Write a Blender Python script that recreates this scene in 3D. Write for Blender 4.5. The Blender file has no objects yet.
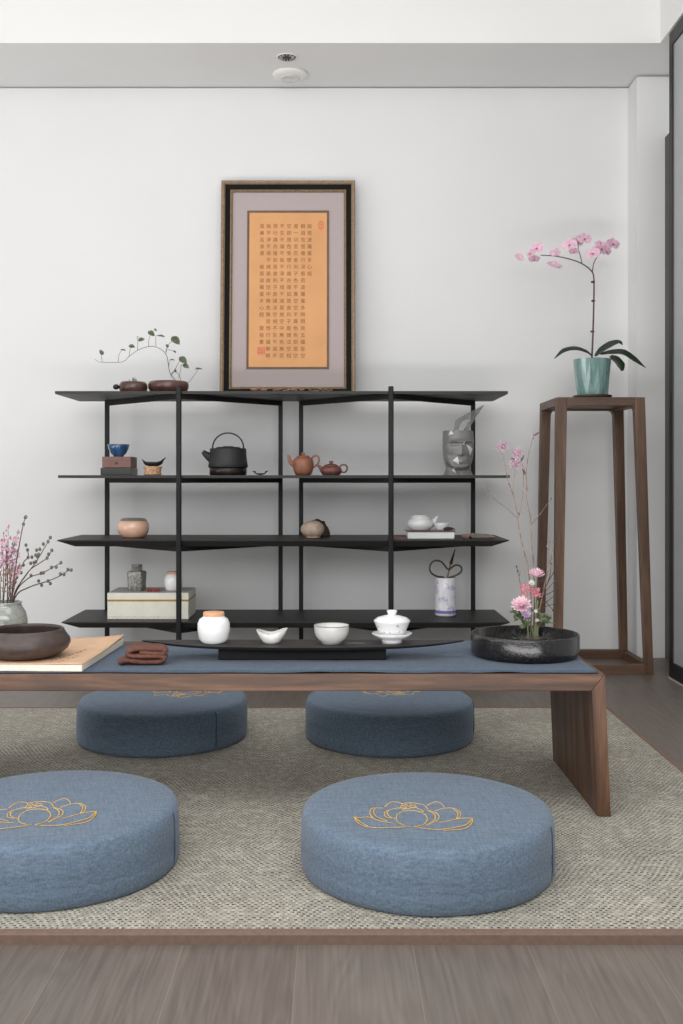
import bpy, bmesh, math, random
from mathutils import Vector, Matrix, noise
random.seed(7)
R = math.radians
PI = math.pi
SC = bpy.context.scene
COL = SC.collection

# ------------------------------------------------------------------ measuring helpers
F, VX, VY, H = 1050.0, 335.0, 480.0, 0.82


def W(px, py, d):
    """world point seen at photo position (px,py) lying d metres into the room"""
    return Vector(((px - VX) * d / F, d, H - (py - VY) * d / F))


# ------------------------------------------------------------------ materials
def lin(c):
    c = c / 255.0
    return c / 12.92 if c <= 0.04045 else ((c + 0.055) / 1.055) ** 2.4


def rgb(*c):
    return (lin(c[0]), lin(c[1]), lin(c[2]), 1.0)


class NT:
    def __init__(self, name):
        self.m = bpy.data.materials.new(name)
        self.m.use_nodes = True
        self.t = self.m.node_tree
        self.b = self.t.nodes['Principled BSDF']

    def n(self, typ, **kw):
        nd = self.t.nodes.new(typ)
        for k, v in kw.items():
            if k.startswith('i_'):
                nd.inputs[k[2:].replace('_', ' ')].default_value = v
            else:
                setattr(nd, k, v)
        return nd

    def l(self, a, b):
        self.t.links.new(a, b)

    def coords(self, scale=(1, 1, 1), loc=(0, 0, 0), rot=(0, 0, 0), kind='Object'):
        tc = self.n('ShaderNodeTexCoord')
        mp = self.n('ShaderNodeMapping')
        mp.inputs['Scale'].default_value = scale
        mp.inputs['Location'].default_value = loc
        mp.inputs['Rotation'].default_value = rot
        self.l(tc.outputs[kind], mp.inputs['Vector'])
        return mp.outputs['Vector']

    def ramp(self, fac, stops):
        r = self.n('ShaderNodeValToRGB')
        e = r.color_ramp.elements
        while len(e) < len(stops):
            e.new(0.5)
        for q, (p, c) in zip(e, stops):
            q.position = p
            q.color = c
        self.l(fac, r.inputs['Fac'])
        return r.outputs['Color']

    def bump(self, h, strength=0.3, dist=0.002):
        b = self.n('ShaderNodeBump')
        b.inputs['Strength'].default_value = strength
        b.inputs['Distance'].default_value = dist
        self.l(h, b.inputs['Height'])
        self.l(b.outputs['Normal'], self.b.inputs['Normal'])


def plain(name, c, rough=0.5, metal=0.0, var=0.06, scale=30, bump=0.0, spec=0.5, coat=0.0, bscale=None, tr=0.0, sss=0.0):
    m = NT(name)
    v = m.coords()
    nz = m.n('ShaderNodeTexNoise', i_Scale=scale, i_Detail=4.0)
    m.l(v, nz.inputs['Vector'])
    base = rgb(*c)
    d = tuple(max(0, x * (1 - 2.2 * var)) for x in base[:3]) + (1,)
    u = tuple(min(1, x * (1 + 2.2 * var)) for x in base[:3]) + (1,)
    m.l(m.ramp(nz.outputs['Fac'], [(0.3, d), (0.7, u)]), m.b.inputs['Base Color'])
    m.b.inputs['Roughness'].default_value = rough
    m.b.inputs['Metallic'].default_value = metal
    m.b.inputs['Specular IOR Level'].default_value = spec
    m.b.inputs['Coat Weight'].default_value = coat
    m.b.inputs['Coat Roughness'].default_value = 0.08
    m.b.inputs['Transmission Weight'].default_value = tr
    if bump:
        n2 = m.n('ShaderNodeTexNoise', i_Scale=bscale or scale * 4, i_Detail=3.0)
        m.l(v, n2.inputs['Vector'])
        m.bump(n2.outputs['Fac'], bump, 0.002)
    return m.m


def wood(name, c_dark, c_mid, c_light, axis='x', rough=0.42, scale=1.0):
    m = NT(name)
    s = {'x': (1.2, 14, 14), 'y': (14, 1.2, 14), 'z': (14, 14, 1.2)}[axis]
    s = tuple(q * scale for q in s)
    v = m.coords(scale=s)
    n1 = m.n('ShaderNodeTexNoise', i_Scale=1.0, i_Detail=6.0, i_Roughness=0.6, i_Distortion=0.9)
    m.l(v, n1.inputs['Vector'])
    s2 = tuple(q * 7 for q in s)
    v2 = m.coords(scale=s2)
    n2 = m.n('ShaderNodeTexNoise', i_Scale=1.0, i_Detail=3.0)
    m.l(v2, n2.inputs['Vector'])
    mx = m.n('ShaderNodeMath', operation='MULTIPLY_ADD')
    m.l(n2.outputs['Fac'], mx.inputs[0])
    mx.inputs[1].default_value = 0.35
    m.l(n1.outputs['Fac'], mx.inputs[2])
    col = m.ramp(mx.outputs[0], [(0.45, rgb(*c_dark)), (0.66, rgb(*c_mid)), (0.9, rgb(*c_light))])
    m.l(col, m.b.inputs['Base Color'])
    m.b.inputs['Roughness'].default_value = rough
    m.bump(n2.outputs['Fac'], 0.12, 0.001)
    return m.m


WAL = ((52, 35, 26), (88, 61, 44), (130, 94, 69))
WALX = wood('walnut_x', *WAL, 'x')
WALZ = wood('walnut_z', *WAL, 'z')
WALY = wood('walnut_y', *WAL, 'y')
SWAL = ((60, 43, 32), (90, 66, 50), (120, 90, 68))
SWX = wood('stand_walnut_x', *SWAL, 'x', 0.45)
SWY = wood('stand_walnut_y', *SWAL, 'y', 0.45)
SWZ = wood('stand_walnut_z', *SWAL, 'z', 0.45)


def wall_mat(name, c):
    m = NT(name)
    v = m.coords()
    nz = m.n('ShaderNodeTexNoise', i_Scale=2.0, i_Detail=3.0)
    m.l(v, nz.inputs['Vector'])
    a = rgb(*c)
    b = tuple(x * 0.975 for x in a[:3]) + (1,)
    m.l(m.ramp(nz.outputs['Fac'], [(0.35, b), (0.65, a)]), m.b.inputs['Base Color'])
    m.b.inputs['Roughness'].default_value = 0.85
    m.b.inputs['Specular IOR Level'].default_value = 0.2
    n2 = m.n('ShaderNodeTexNoise', i_Scale=220.0, i_Detail=2.0)
    m.l(v, n2.inputs['Vector'])
    m.bump(n2.outputs['Fac'], 0.05, 0.001)
    return m.m


WALL = wall_mat('wall_paint', (228, 228, 228))
CEIL = wall_mat('ceiling_paint', (231, 231, 230))


def floor_mat():
    m = NT('oak_plank_floor')
    tc = m.n('ShaderNodeTexCoord')
    sx = m.n('ShaderNodeSeparateXYZ')
    m.l(tc.outputs['Object'], sx.inputs[0])
    ad = m.n('ShaderNodeMath', operation='ADD')
    m.l(sx.outputs['X'], ad.inputs[0])
    ad.inputs[1].default_value = 0.0655 + 0.2025 * 40
    cb = m.n('ShaderNodeCombineXYZ')
    m.l(sx.outputs['Y'], cb.inputs['X'])
    m.l(ad.outputs[0], cb.inputs['Y'])
    br = m.n('ShaderNodeTexBrick', offset=0.37, offset_frequency=2)
    m.l(cb.outputs[0], br.inputs['Vector'])
    br.inputs['Scale'].default_value = 1.0
    br.inputs['Brick Width'].default_value = 1.9
    br.inputs['Row Height'].default_value = 0.2025
    br.inputs['Mortar Size'].default_value = 0.0009
    br.inputs['Mortar Smooth'].default_value = 0.2
    br.inputs['Color1'].default_value = (0, 0, 0, 1)
    br.inputs['Color2'].default_value = (1, 1, 1, 1)
    br.inputs['Mortar'].default_value = (0.5, 0.5, 0.5, 1)
    # grain, shifted from plank to plank
    of = m.n('ShaderNodeVectorMath', operation='MULTIPLY_ADD')
    m.l(br.outputs['Color'], of.inputs[0])
    of.inputs[1].default_value = (7.3, 3.1, 5.0)
    m.l(tc.outputs['Object'], of.inputs[2])
    mp = m.n('ShaderNodeMapping')
    mp.inputs['Scale'].default_value = (13, 1.5, 1)
    m.l(of.outputs[0], mp.inputs['Vector'])
    nz = m.n('ShaderNodeTexNoise', i_Scale=1.0, i_Detail=2.0, i_Distortion=0.6)
    m.l(mp.outputs[0], nz.inputs['Vector'])
    ml = m.n('ShaderNodeMath', operation='MULTIPLY')
    m.l(nz.outputs['Fac'], ml.inputs[0])
    ml.inputs[1].default_value = 62.0
    sn = m.n('ShaderNodeMath', operation='SINE')
    m.l(ml.outputs[0], sn.inputs[0])
    mp2 = m.n('ShaderNodeMapping')
    mp2.inputs['Scale'].default_value = (150, 5, 1)
    m.l(of.outputs[0], mp2.inputs['Vector'])
    n2 = m.n('ShaderNodeTexNoise', i_Scale=1.0, i_Detail=4.0)
    m.l(mp2.outputs[0], n2.inputs['Vector'])
    s2 = m.n('ShaderNodeMath', operation='MULTIPLY_ADD')
    m.l(sn.outputs[0], s2.inputs[0])
    s2.inputs[1].default_value = 0.10
    m.l(n2.outputs['Fac'], s2.inputs[2])
    bw = m.n('ShaderNodeMath', operation='MULTIPLY_ADD')
    m.l(br.outputs['Color'], bw.inputs[0])
    bw.inputs[1].default_value = 0.22
    m.l(s2.outputs[0], bw.inputs[2])
    col = m.ramp(bw.outputs[0], [(0.2, rgb(92, 83, 77)), (0.62, rgb(109, 100, 93)), (1.0, rgb(122, 113, 105))])
    mix = m.n('ShaderNodeMix', data_type='RGBA')
    m.l(br.outputs['Fac'], mix.inputs['Factor'])
    m.l(col, mix.inputs['A'])
    mix.inputs['B'].default_value = rgb(130, 120, 110)
    m.l(mix.outputs['Result'], m.b.inputs['Base Color'])
    m.b.inputs['Roughness'].default_value = 0.42
    m.bump(s2.outputs[0], 0.08, 0.001)
    return m.m


FLOOR = floor_mat()


def rug_mat():
    """thick flat weave: pale yarn ribs with dark dashes stepping into a soft herringbone"""
    m = NT('woven_sisal')
    tc = m.n('ShaderNodeTexCoord')
    sp = m.n('ShaderNodeSeparateXYZ')
    m.l(tc.outputs['Object'], sp.inputs[0])

    def mth(op, a, b=None, c=None):
        q = m.n('ShaderNodeMath', operation=op)
        for i, s in enumerate((a, b, c)):
            if s is None:
                continue
            if isinstance(s, (int, float)):
                q.inputs[i].default_value = s
            else:
                m.l(s, q.inputs[i])
        return q.outputs[0]
    wob = m.n('ShaderNodeTexNoise', i_Scale=14.0, i_Detail=2.0)
    m.l(tc.outputs['Object'], wob.inputs['Vector'])
    x = mth('MULTIPLY_ADD', wob.outputs['Fac'], 0.006, sp.outputs['X'])
    y = mth('MULTIPLY_ADD', wob.outputs['Fac'], 0.006, sp.outputs['Y'])
    row = mth('FLOOR', mth('DIVIDE', y, 0.0085))
    # the stagger of the rows drifts, which draws soft diagonals
    drift = m.n('ShaderNodeTexNoise', i_Scale=3.2, i_Detail=1.0)
    m.l(tc.outputs['Object'], drift.inputs['Vector'])
    xs = mth('ADD', mth('ADD', mth('DIVIDE', x, 0.0128), mth('MULTIPLY', row, 0.5)), mth('MULTIPLY', drift.outputs['Fac'], 9.0))
    fx = mth('FRACT', xs)
    fy = mth('FRACT', mth('DIVIDE', y, 0.0085))
    cell = m.n('ShaderNodeTexWhiteNoise', noise_dimensions='2D')
    cv = m.n('ShaderNodeCombineXYZ')
    m.l(mth('FLOOR', xs), cv.inputs[0])
    m.l(row, cv.inputs[1])
    m.l(cv.outputs[0], cell.inputs['Vector'])
    hx = mth('ABSOLUTE', mth('SUBTRACT', fx, 0.5))
    hy = mth('ABSOLUTE', mth('SUBTRACT', fy, 0.5))
    # yarn bead height
    bead = mth('SUBTRACT', 1.0, mth('MAXIMUM', mth('MULTIPLY', hx, 1.5), mth('MULTIPLY', hy, 1.7)))
    # dark gap where beads meet on the long sides
    gap = mth('MULTIPLY', mth('GREATER_THAN', mth('ADD', hx, mth('MULTIPLY', cell.outputs['Value'], 0.20)), 0.36), mth('LESS_THAN', hy, 0.36))
    big = m.n('ShaderNodeTexNoise', i_Scale=5.0, i_Detail=2.0)
    m.l(tc.outputs['Object'], big.inputs['Vector'])
    tone = mth('ADD', mth('MULTIPLY', cell.outputs['Value'], 0.55), mth('MULTIPLY', big.outputs['Fac'], 0.45))
    base = m.ramp(tone, [(0.15, rgb(146, 142, 132)), (0.55, rgb(174, 170, 158)), (0.85, rgb(198, 193, 180))])
    mix = m.n('ShaderNodeMix', data_type='RGBA')
    m.l(mth('MULTIPLY', gap, mth('MULTIPLY_ADD', mth('FRACT', mth('MULTIPLY', cell.outputs['Value'], 17.0)), 0.75, 0.2)), mix.inputs['Factor'])
    m.l(base, mix.inputs['A'])
    mix.inputs['B'].default_value = rgb(58, 54, 50)
    m.l(mix.outputs['Result'], m.b.inputs['Base Color'])
    m.b.inputs['Roughness'].default_value = 0.95
    m.b.inputs['Specular IOR Level'].default_value = 0.1
    m.bump(bead, 0.4, 0.003)
    return m.m


RUG = rug_mat()
BIND = plain('rug_binding', (120, 98, 87), 0.85, var=0.05, scale=90, bump=0.3, bscale=500)


def linen(name, c_a, c_b, ang=0.55):
    m = NT(name)
    v = m.coords(scale=(260, 26, 220), rot=(0, 0, ang))
    n1 = m.n('ShaderNodeTexNoise', i_Scale=1.0, i_Detail=3.0, i_Roughness=0.65)
    m.l(v, n1.inputs['Vector'])
    v2 = m.coords(scale=(24, 240, 200), rot=(0, 0, ang))
    n2 = m.n('ShaderNodeTexNoise', i_Scale=1.0, i_Detail=2.0)
    m.l(v2, n2.inputs['Vector'])
    v3 = m.coords(scale=(420, 420, 420))
    n3 = m.n('ShaderNodeTexNoise', i_Scale=1.0, i_Detail=1.0)
    m.l(v3, n3.inputs['Vector'])
    ad = m.n('ShaderNodeMath', operation='ADD')
    m.l(n1.outputs['Fac'], ad.inputs[0])
    m.l(n2.outputs['Fac'], ad.inputs[1])
    a2 = m.n('ShaderNodeMath', operation='MULTIPLY_ADD')
    m.l(n3.outputs['Fac'], a2.inputs[0])
    a2.inputs[1].default_value = 0.9
    m.l(ad.outputs[0], a2.inputs[2])
    hf = m.n('ShaderNodeMath', operation='MULTIPLY')
    m.l(a2.outputs[0], hf.inputs[0])
    hf.inputs[1].default_value = 0.345
    m.l(m.ramp(hf.outputs[0], [(0.36, rgb(*c_a)), (0.64, rgb(*c_b))]), m.b.inputs['Base Color'])
    m.b.inputs['Roughness'].default_value = 0.9
    m.b.inputs['Specular IOR Level'].default_value = 0.15
    m.b.inputs['Sheen Weight'].default_value = 0.15
    m.bump(hf.outputs[0], 0.5, 0.002)
    return m.m


LINEN = linen('blue_linen', (80, 95, 112), (114, 130, 147))
RUNNER = linen('runner_cloth', (54, 68, 86), (80, 97, 116), 0.1)
GOLD = plain('gold_thread', (232, 184, 86), 0.5, 0.0, 0.1, 200)
SEAM = plain('seam_thread', (62, 80, 104), 0.9)
BLACK = plain('black_ash', (22, 21, 21), 0.55, spec=0.3, var=0.12, scale=60, bump=0.1, bscale=300)
BLACKTOP = wood('black_ash_board', (24, 23, 22), (31, 29, 28), (40, 37, 35), 'x', 0.5)
POST = plain('black_post', (21, 20, 21), 0.5, spec=0.3, var=0.1, scale=60)
GILT = plain('antique_gilt', (140, 118, 92), 0.5, 0.1, 0.1, 90, 0.15)
FBLACK = plain('frame_black', (13, 12, 11), 0.7, spec=0.2)
MAT_B = plain('mat_board', (178, 165, 164), 0.9, var=0.02, scale=300)
MAT_BEV = plain('mat_bevel', (112, 88, 72), 0.7)
PAPER = plain('orange_paper', (218, 162, 112), 0.9, var=0.03, scale=6)
INK = plain('ink_brown', (128, 80, 50), 0.9)
SEAL = plain('seal_red', (214, 112, 88), 0.9)
WHITE = plain('white_glaze', (230, 230, 230), 0.18, var=0.01, coat=0.4)
CREAMW = plain('grey_white_glaze', (206, 205, 202), 0.22, var=0.05, scale=20, coat=0.4)
CORK = wood('pale_lid_wood', (196, 146, 110), (212, 164, 126), (224, 180, 144), 'x', 0.6)
CLAYB = plain('dark_clay', (70, 58, 54), 0.42, var=0.1, scale=40, bump=0.12, bscale=120)
IRON = plain('black_iron_glaze', (34, 32, 32), 0.2, var=0.3, scale=160, bump=0.3, bscale=160, coat=0.3)
IRON2 = plain('kettle_iron', (38, 37, 37), 0.55, 0.1, 0.12, 120, 0.25, bscale=400)
IRON3 = plain('kettle_lower_bronze', (52, 46, 43), 0.3, 0.55, 0.2, 50)
ORANGE = plain('zisha_orange', (142, 92, 70), 0.5, var=0.08, bump=0.08)
PURPLE = plain('zisha_purple', (112, 70, 63), 0.42, var=0.08, bump=0.08)
PEACH = plain('peach_glaze', (232, 188, 162), 0.2, var=0.05, scale=18, coat=0.5)
BEIGE = plain('beige_stoneware', (176, 156, 140), 0.6, var=0.12, scale=35, bump=0.2)
DKLEAF = plain('dark_bark', (52, 44, 38), 0.8, var=0.25, scale=60, bump=0.5)
BOXB = plain('brown_leather_box', (122, 88, 80), 0.6, var=0.06, scale=50, bump=0.1)
BOXK = plain('black_lacquer_box', (42, 42, 41), 0.35, var=0.08)
BLUEG = plain('blue_glaze', (46, 78, 118), 0.15, var=0.3, scale=40, coat=0.6)
WICKER = plain('wicker', (206, 166, 128), 0.75, var=0.25, scale=120, bump=0.7, bscale=150)
DKTWIG = plain('black_metal', (34, 32, 31), 0.4)
DISHW = plain('brown_lacquer_dish', (84, 56, 48), 0.3, var=0.2, scale=14, coat=0.3)
DKRIM = plain('dish_dark', (46, 40, 38), 0.5)
GREYH = plain('grey_resin', (122, 120, 118), 0.25, var=0.03)
CREAM = plain('cream_box', (224, 222, 208), 0.6, var=0.02)
CREAMT = plain('cream_box_top', (168, 166, 158), 0.5, var=0.02)
GOLDS = plain('gold_band', (170, 132, 52), 0.4, 0.2)
PEWTER = plain('pewter', (132, 131, 126), 0.42, 0.35, 0.28, 110, 0.5, bscale=110)
PEWTER2 = plain('pewter_cap', (150, 148, 144), 0.3, 0.5, 0.1, 60)
REDC = plain('red_cord', (150, 62, 62), 0.7, var=0.2, scale=120)
BRASS = plain('aged_brass', (84, 72, 62), 0.36, 0.4, 0.2, 60)
BRUSHK = plain('brush_hair', (40, 38, 38), 0.9)
BRASSW = plain('bamboo_handle', (140, 108, 74), 0.5)
TOWEL = plain('brown_towel', (104, 66, 56), 0.95, var=0.15, scale=160, bump=0.6, bscale=420)
PAGES = plain('book_pages', (224, 216, 202), 0.9, var=0.04, scale=200)
KRAFT = plain('kraft_cover', (214, 176, 144), 0.75, var=0.03, scale=30)
CARD = plain('brown_card', (140, 104, 88), 0.8, var=0.12)
CARD2 = plain('dark_booklet', (88, 72, 62), 0.7, var=0.15)
CARD3 = plain('grey_booklet', (150, 142, 132), 0.7, var=0.1)
INLAY = plain('silver_inlay', (176, 176, 174), 0.3, 0.6)
STEMB = plain('twig_brown', (134, 110, 98), 0.8, var=0.25, scale=80)
STEMD = plain('twig_dark', (84, 68, 60), 0.8, var=0.25, scale=80)
STEMO = plain('orchid_stem', (84, 56, 62), 0.6, var=0.2, scale=50)
STEMG = plain('stem_green', (142, 150, 116), 0.6, var=0.15)
BUD = plain('grey_bud', (96, 92, 90), 0.8, var=0.2, scale=150)
LEAFG = plain('vine_leaf', (88, 100, 76), 0.6, var=0.25, scale=70)
LEAFD = plain('orchid_leaf', (44, 58, 44), 0.38, var=0.15, scale=20)
LEAFM = plain('mum_leaf', (94, 106, 74), 0.6, var=0.25, scale=70)
LEAFR = plain('red_leaf', (96, 62, 66), 0.6, var=0.2)
PINKO = plain('orchid_petal', (222, 182, 200), 0.6, var=0.12, scale=90)
MAGEN = plain('orchid_lip', (186, 110, 150), 0.6, var=0.1)
PINKM = plain('mum_petal', (246, 208, 219), 0.6, var=0.08, scale=60)
PINKB = plain('blossom_pink', (190, 154, 174), 0.6, var=0.1, scale=60)
PINKV = plain('blossom_mauve', (176, 142, 156), 0.6, var=0.14, scale=60)
REDF = plain('small_red_flower', (216, 142, 154), 0.6, var=0.15, scale=90)
VIOL = plain('violet_flower', (216, 188, 222), 0.6, var=0.08)
WFLO = plain('white_flower', (230, 224, 220), 0.6)
PIN = plain('pin_holder_lead', (104, 100, 96), 0.4, 0.5, 0.2, 90)
ORNA = plain('carved_wood', (150, 112, 92), 0.7, var=0.25, scale=120, bump=0.4)
SOIL = plain('bark_soil', (66, 54, 44), 0.95, var=0.3, scale=120, bump=0.8)
TRIMW = plain('detector_plastic', (232, 231, 229), 0.5, var=0.01)
CHROME = plain('reflector_metal', (190, 178, 178), 0.3, 0.3, 0.05)
DARKIN = plain('downlight_inside', (40, 38, 38), 0.6)
DFRAME = plain('door_frame_black', (20, 20, 21), 0.5)
DJAMB = plain('dark_grey_jamb', (84, 82, 80), 0.6, var=0.03)
TRACK = plain('floor_track', (176, 172, 166), 0.5)


def water_mat():
    m = NT('dark_water')
    m.b.inputs['Base Color'].default_value = rgb(40, 34, 32)
    m.b.inputs['Roughness'].default_value = 0.04
    v = m.coords()
    nz = m.n('ShaderNodeTexNoise', i_Scale=14.0)
    m.l(v, nz.inputs['Vector'])
    m.bump(nz.outputs['Fac'], 0.05, 0.002)
    return m.m


WATER = water_mat()


def pot_mat():
    m = NT('celadon_crackle_pot')
    v = m.coords(scale=(26, 26, 5))
    nz = m.n('ShaderNodeTexNoise', i_Scale=1.0, i_Detail=5.0, i_Roughness=0.7)
    m.l(v, nz.inputs['Vector'])
    m.l(m.ramp(nz.outputs['Fac'], [(0.3, rgb(84, 116, 113)), (0.52, rgb(118, 150, 146)), (0.72, rgb(158, 182, 176))]),
        m.b.inputs['Base Color'])
    m.b.inputs['Roughness'].default_value = 0.16
    m.b.inputs['Coat Weight'].default_value = 0.5
    return m.m


POTG = pot_mat()


def celadon_mat():
    m = NT('celadon_glass')
    v = m.coords(scale=(30, 30, 30))
    vo = m.n('ShaderNodeTexVoronoi', feature='DISTANCE_TO_EDGE', i_Scale=1.6)
    m.l(v, vo.inputs['Vector'])
    m.l(m.ramp(vo.outputs['Distance'], [(0.0, rgb(142, 148, 140)), (0.06, rgb(168, 174, 166))]), m.b.inputs['Base Color'])
    m.b.inputs['Roughness'].default_value = 0.1
    m.b.inputs['Transmission Weight'].default_value = 0.25
    m.b.inputs['Coat Weight'].default_value = 0.6
    return m.m


CELAD = celadon_mat()


def porcelain_mat():
    """white porcelain with a blue foot band and blue speckled sprays"""
    m = NT('blue_and_white_porcelain')
    tc = m.n('ShaderNodeTexCoord')
    sp = m.n('ShaderNodeSeparateXYZ')
    m.l(tc.outputs['Object'], sp.inputs[0])
    ns = m.n('ShaderNodeTexNoise', i_Scale=26.0, i_Detail=1.0)
    m.l(tc.outputs['Object'], ns.inputs['Vector'])
    nf = m.n('ShaderNodeTexNoise', i_Scale=330.0, i_Detail=2.0)
    m.l(tc.outputs['Object'], nf.inputs['Vector'])
    g1 = m.n('ShaderNodeMath', operation='GREATER_THAN')
    m.l(ns.outputs['Fac'], g1.inputs[0])
    g1.inputs[1].default_value = 0.585
    g2 = m.n('ShaderNodeMath', operation='GREATER_THAN')
    m.l(nf.outputs['Fac'], g2.inputs[0])
    g2.inputs[1].default_value = 0.54
    g3 = m.n('ShaderNodeMath', operation='MULTIPLY')
    m.l(g1.outputs[0], g3.inputs[0])
    m.l(g2.outputs[0], g3.inputs[1])
    b1 = m.n('ShaderNodeMath', operation='COMPARE')
    m.l(sp.outputs['Z'], b1.inputs[0])
    b1.inputs[1].default_value = 0.0195
    b1.inputs[2].default_value = 0.0065
    ad = m.n('ShaderNodeMath', operation='MAXIMUM')
    m.l(g3.outputs[0], ad.inputs[0])
    m.l(b1.outputs[0], ad.inputs[1])
    mix = m.n('ShaderNodeMix', data_type='RGBA')
    m.l(ad.outputs[0], mix.inputs['Factor'])
    mix.inputs['A'].default_value = rgb(226, 224, 230)
    mix.inputs['B'].default_value = rgb(118, 116, 172)
    m.l(mix.outputs['Result'], m.b.inputs['Base Color'])
    m.b.inputs['Roughness'].default_value = 0.15
    return m.m


PORC = porcelain_mat()


def frost_mat():
    m = NT('frosted_glass')
    m.b.inputs['Base Color'].default_value = rgb(214, 218, 218)
    m.b.inputs['Roughness'].default_value = 0.35
    m.b.inputs['Transmission Weight'].default_value = 0.55
    v = m.coords(scale=(1, 90, 1))
    wv = m.n('ShaderNodeTexWave', i_Scale=1.0)
    m.l(v, wv.inputs['Vector'])
    m.bump(wv.outputs['Fac'], 0.2, 0.003)
    return m.m


FROST = frost_mat()


def clear_grey():
    m = NT('smoke_acrylic')
    m.b.inputs['Base Color'].default_value = rgb(196, 196, 196)
    m.b.inputs['Roughness'].default_value = 0.12
    m.b.inputs['Alpha'].default_value = 0.5
    nz = m.n('ShaderNodeTexNoise', i_Scale=40.0)
    m.l(m.coords(), nz.inputs['Vector'])
    m.l(m.ramp(nz.outputs['Fac'], [(0.3, rgb(122, 122, 122)), (0.7, rgb(138, 138, 138))]), m.b.inputs['Base Color'])
    return m.m


ACRY = clear_grey()

# ------------------------------------------------------------------ mesh helpers


def box(bm, x0, x1, y0, y1, z0, z1):
    v = [bm.verts.new((x, y, z)) for z in (z0, z1) for y in (y0, y1) for x in (x0, x1)]
    for f in ((0, 2, 3, 1), (4, 5, 7, 6), (0, 1, 5, 4), (2, 6, 7, 3), (0, 4, 6, 2), (1, 3, 7, 5)):
        bm.faces.new([v[i] for i in f])
    return v


def hexa(bm, bot, top):
    """solid between two quads (each four points, same winding)"""
    a = [bm.verts.new(p) for p in bot]
    b = [bm.verts.new(p) for p in top]
    bm.faces.new(a[::-1])
    bm.faces.new(b)
    for i in range(4):
        j = (i + 1) % 4
        bm.faces.new((a[i], a[j], b[j], b[i]))


def lathe(bm, prof, n=40, cx=0.0, cy=0.0, wob=None, sx=1.0, sy=1.0):
    rings = []
    for r, z in prof:
        if r <= 1e-6:
            rings.append([bm.verts.new((cx, cy, z))])
        else:
            ring = []
            for i in range(n):
                a = 2 * PI * i / n
                rr = r * (wob(a, r, z) if wob else 1.0)
                ring.append(bm.verts.new((cx + rr * math.cos(a) * sx, cy + rr * math.sin(a) * sy, z)))
            rings.append(ring)
    for a, b in zip(rings, rings[1:]):
        if len(a) == 1 and len(b) == 1:
            continue
        for i in range(n):
            j = (i + 1) % n
            if len(a) == 1:
                bm.faces.new((a[0], b[i], b[j]))
            elif len(b) == 1:
                bm.faces.new((a[i], a[j], b[0]))
            else:
                bm.faces.new((a[i], a[j], b[j], b[i]))
    return rings


def catmull(pts, k=6):
    pts = [Vector(p) for p in pts]
    if len(pts) < 3:
        return pts
    P = [pts[0] * 2 - pts[1]] + pts + [pts[-1] * 2 - pts[-2]]
    out = []
    for i in range(1, len(P) - 2):
        for j in range(k):
            t = j / k
            a, b, c, d = P[i - 1], P[i], P[i + 1], P[i + 2]
            out.append(0.5 * ((2 * b) + (c - a) * t + (2 * a - 5 * b + 4 * c - d) * t * t + (3 * b - a - 3 * c + d) * t ** 3))
    out.append(pts[-1])
    return out


def tube(bm, pts, r0, r1=None, n=6, smooth=True, k=6, flat=1.0, closed=False):
    p = catmull(pts, k) if smooth else [Vector(q) for q in pts]
    r1 = r0 if r1 is None else r1
    rings = []
    up = Vector((0.13, 0.31, 0.94))
    for i, q in enumerate(p):
        t = (p[min(i + 1, len(p) - 1)] - p[max(i - 1, 0)])
        if t.length < 1e-9:
            t = Vector((0, 0, 1))
        t.normalize()
        s = t.cross(up)
        if s.length < 1e-4:
            s = t.cross(Vector((1, 0, 0)))
        s.normalize()
        u = s.cross(t)
        f = i / max(1, len(p) - 1)
        r = (r0 + (r1 - r0) * f)
        rings.append([bm.verts.new(q + s * (r * math.cos(2 * PI * j / n)) + u * (r * flat * math.sin(2 * PI * j / n))) for j in range(n)])
    for a, b in zip(rings, rings[1:]):
        for j in range(n):
            bm.faces.new((a[j], a[(j + 1) % n], b[(j + 1) % n], b[j]))
    if not closed:
        bm.faces.new(rings[0][::-1])
        bm.faces.new(rings[-1])


def ball(bm, c, r, n=8, s=(1, 1, 1)):
    m = Matrix.Translation(c) @ Matrix.Diagonal((s[0], s[1], s[2], 1))
    bmesh.ops.create_uvsphere(bm, u_segments=n, v_segments=max(4, n - 2), radius=r, matrix=m)


def petal(bm, base, d, nrm, L, Wd, curl=0.0, fold=0.0, point=0.8, rows=6, thick=0.0):
    """leaf or petal: starts at base, runs along d for L, surface normal nrm"""
    d = Vector(d).normalized()
    s = d.cross(Vector(nrm))
    if s.length < 1e-5:
        s = d.cross(Vector((0.3, 0.5, 0.8)))
    s.normalize()
    n = s.cross(d)
    base = Vector(base)
    prev = None
    for i in range(rows + 1):
        t = i / rows
        w = Wd * 0.5 * max(0.0, math.sin(PI * (t ** point))) ** 0.75
        if i == 0:
            w = Wd * 0.08
        c = base + d * (L * t) + n * (curl * L * t * t)
        cur = [bm.verts.new(c - s * w + n * (fold * w)), bm.verts.new(c), bm.verts.new(c + s * w + n * (fold * w))]
        if prev:
            bm.faces.new((prev[0], prev[1], cur[1], cur[0]))
            bm.faces.new((prev[1], prev[2], cur[2], cur[1]))
        prev = cur


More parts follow.
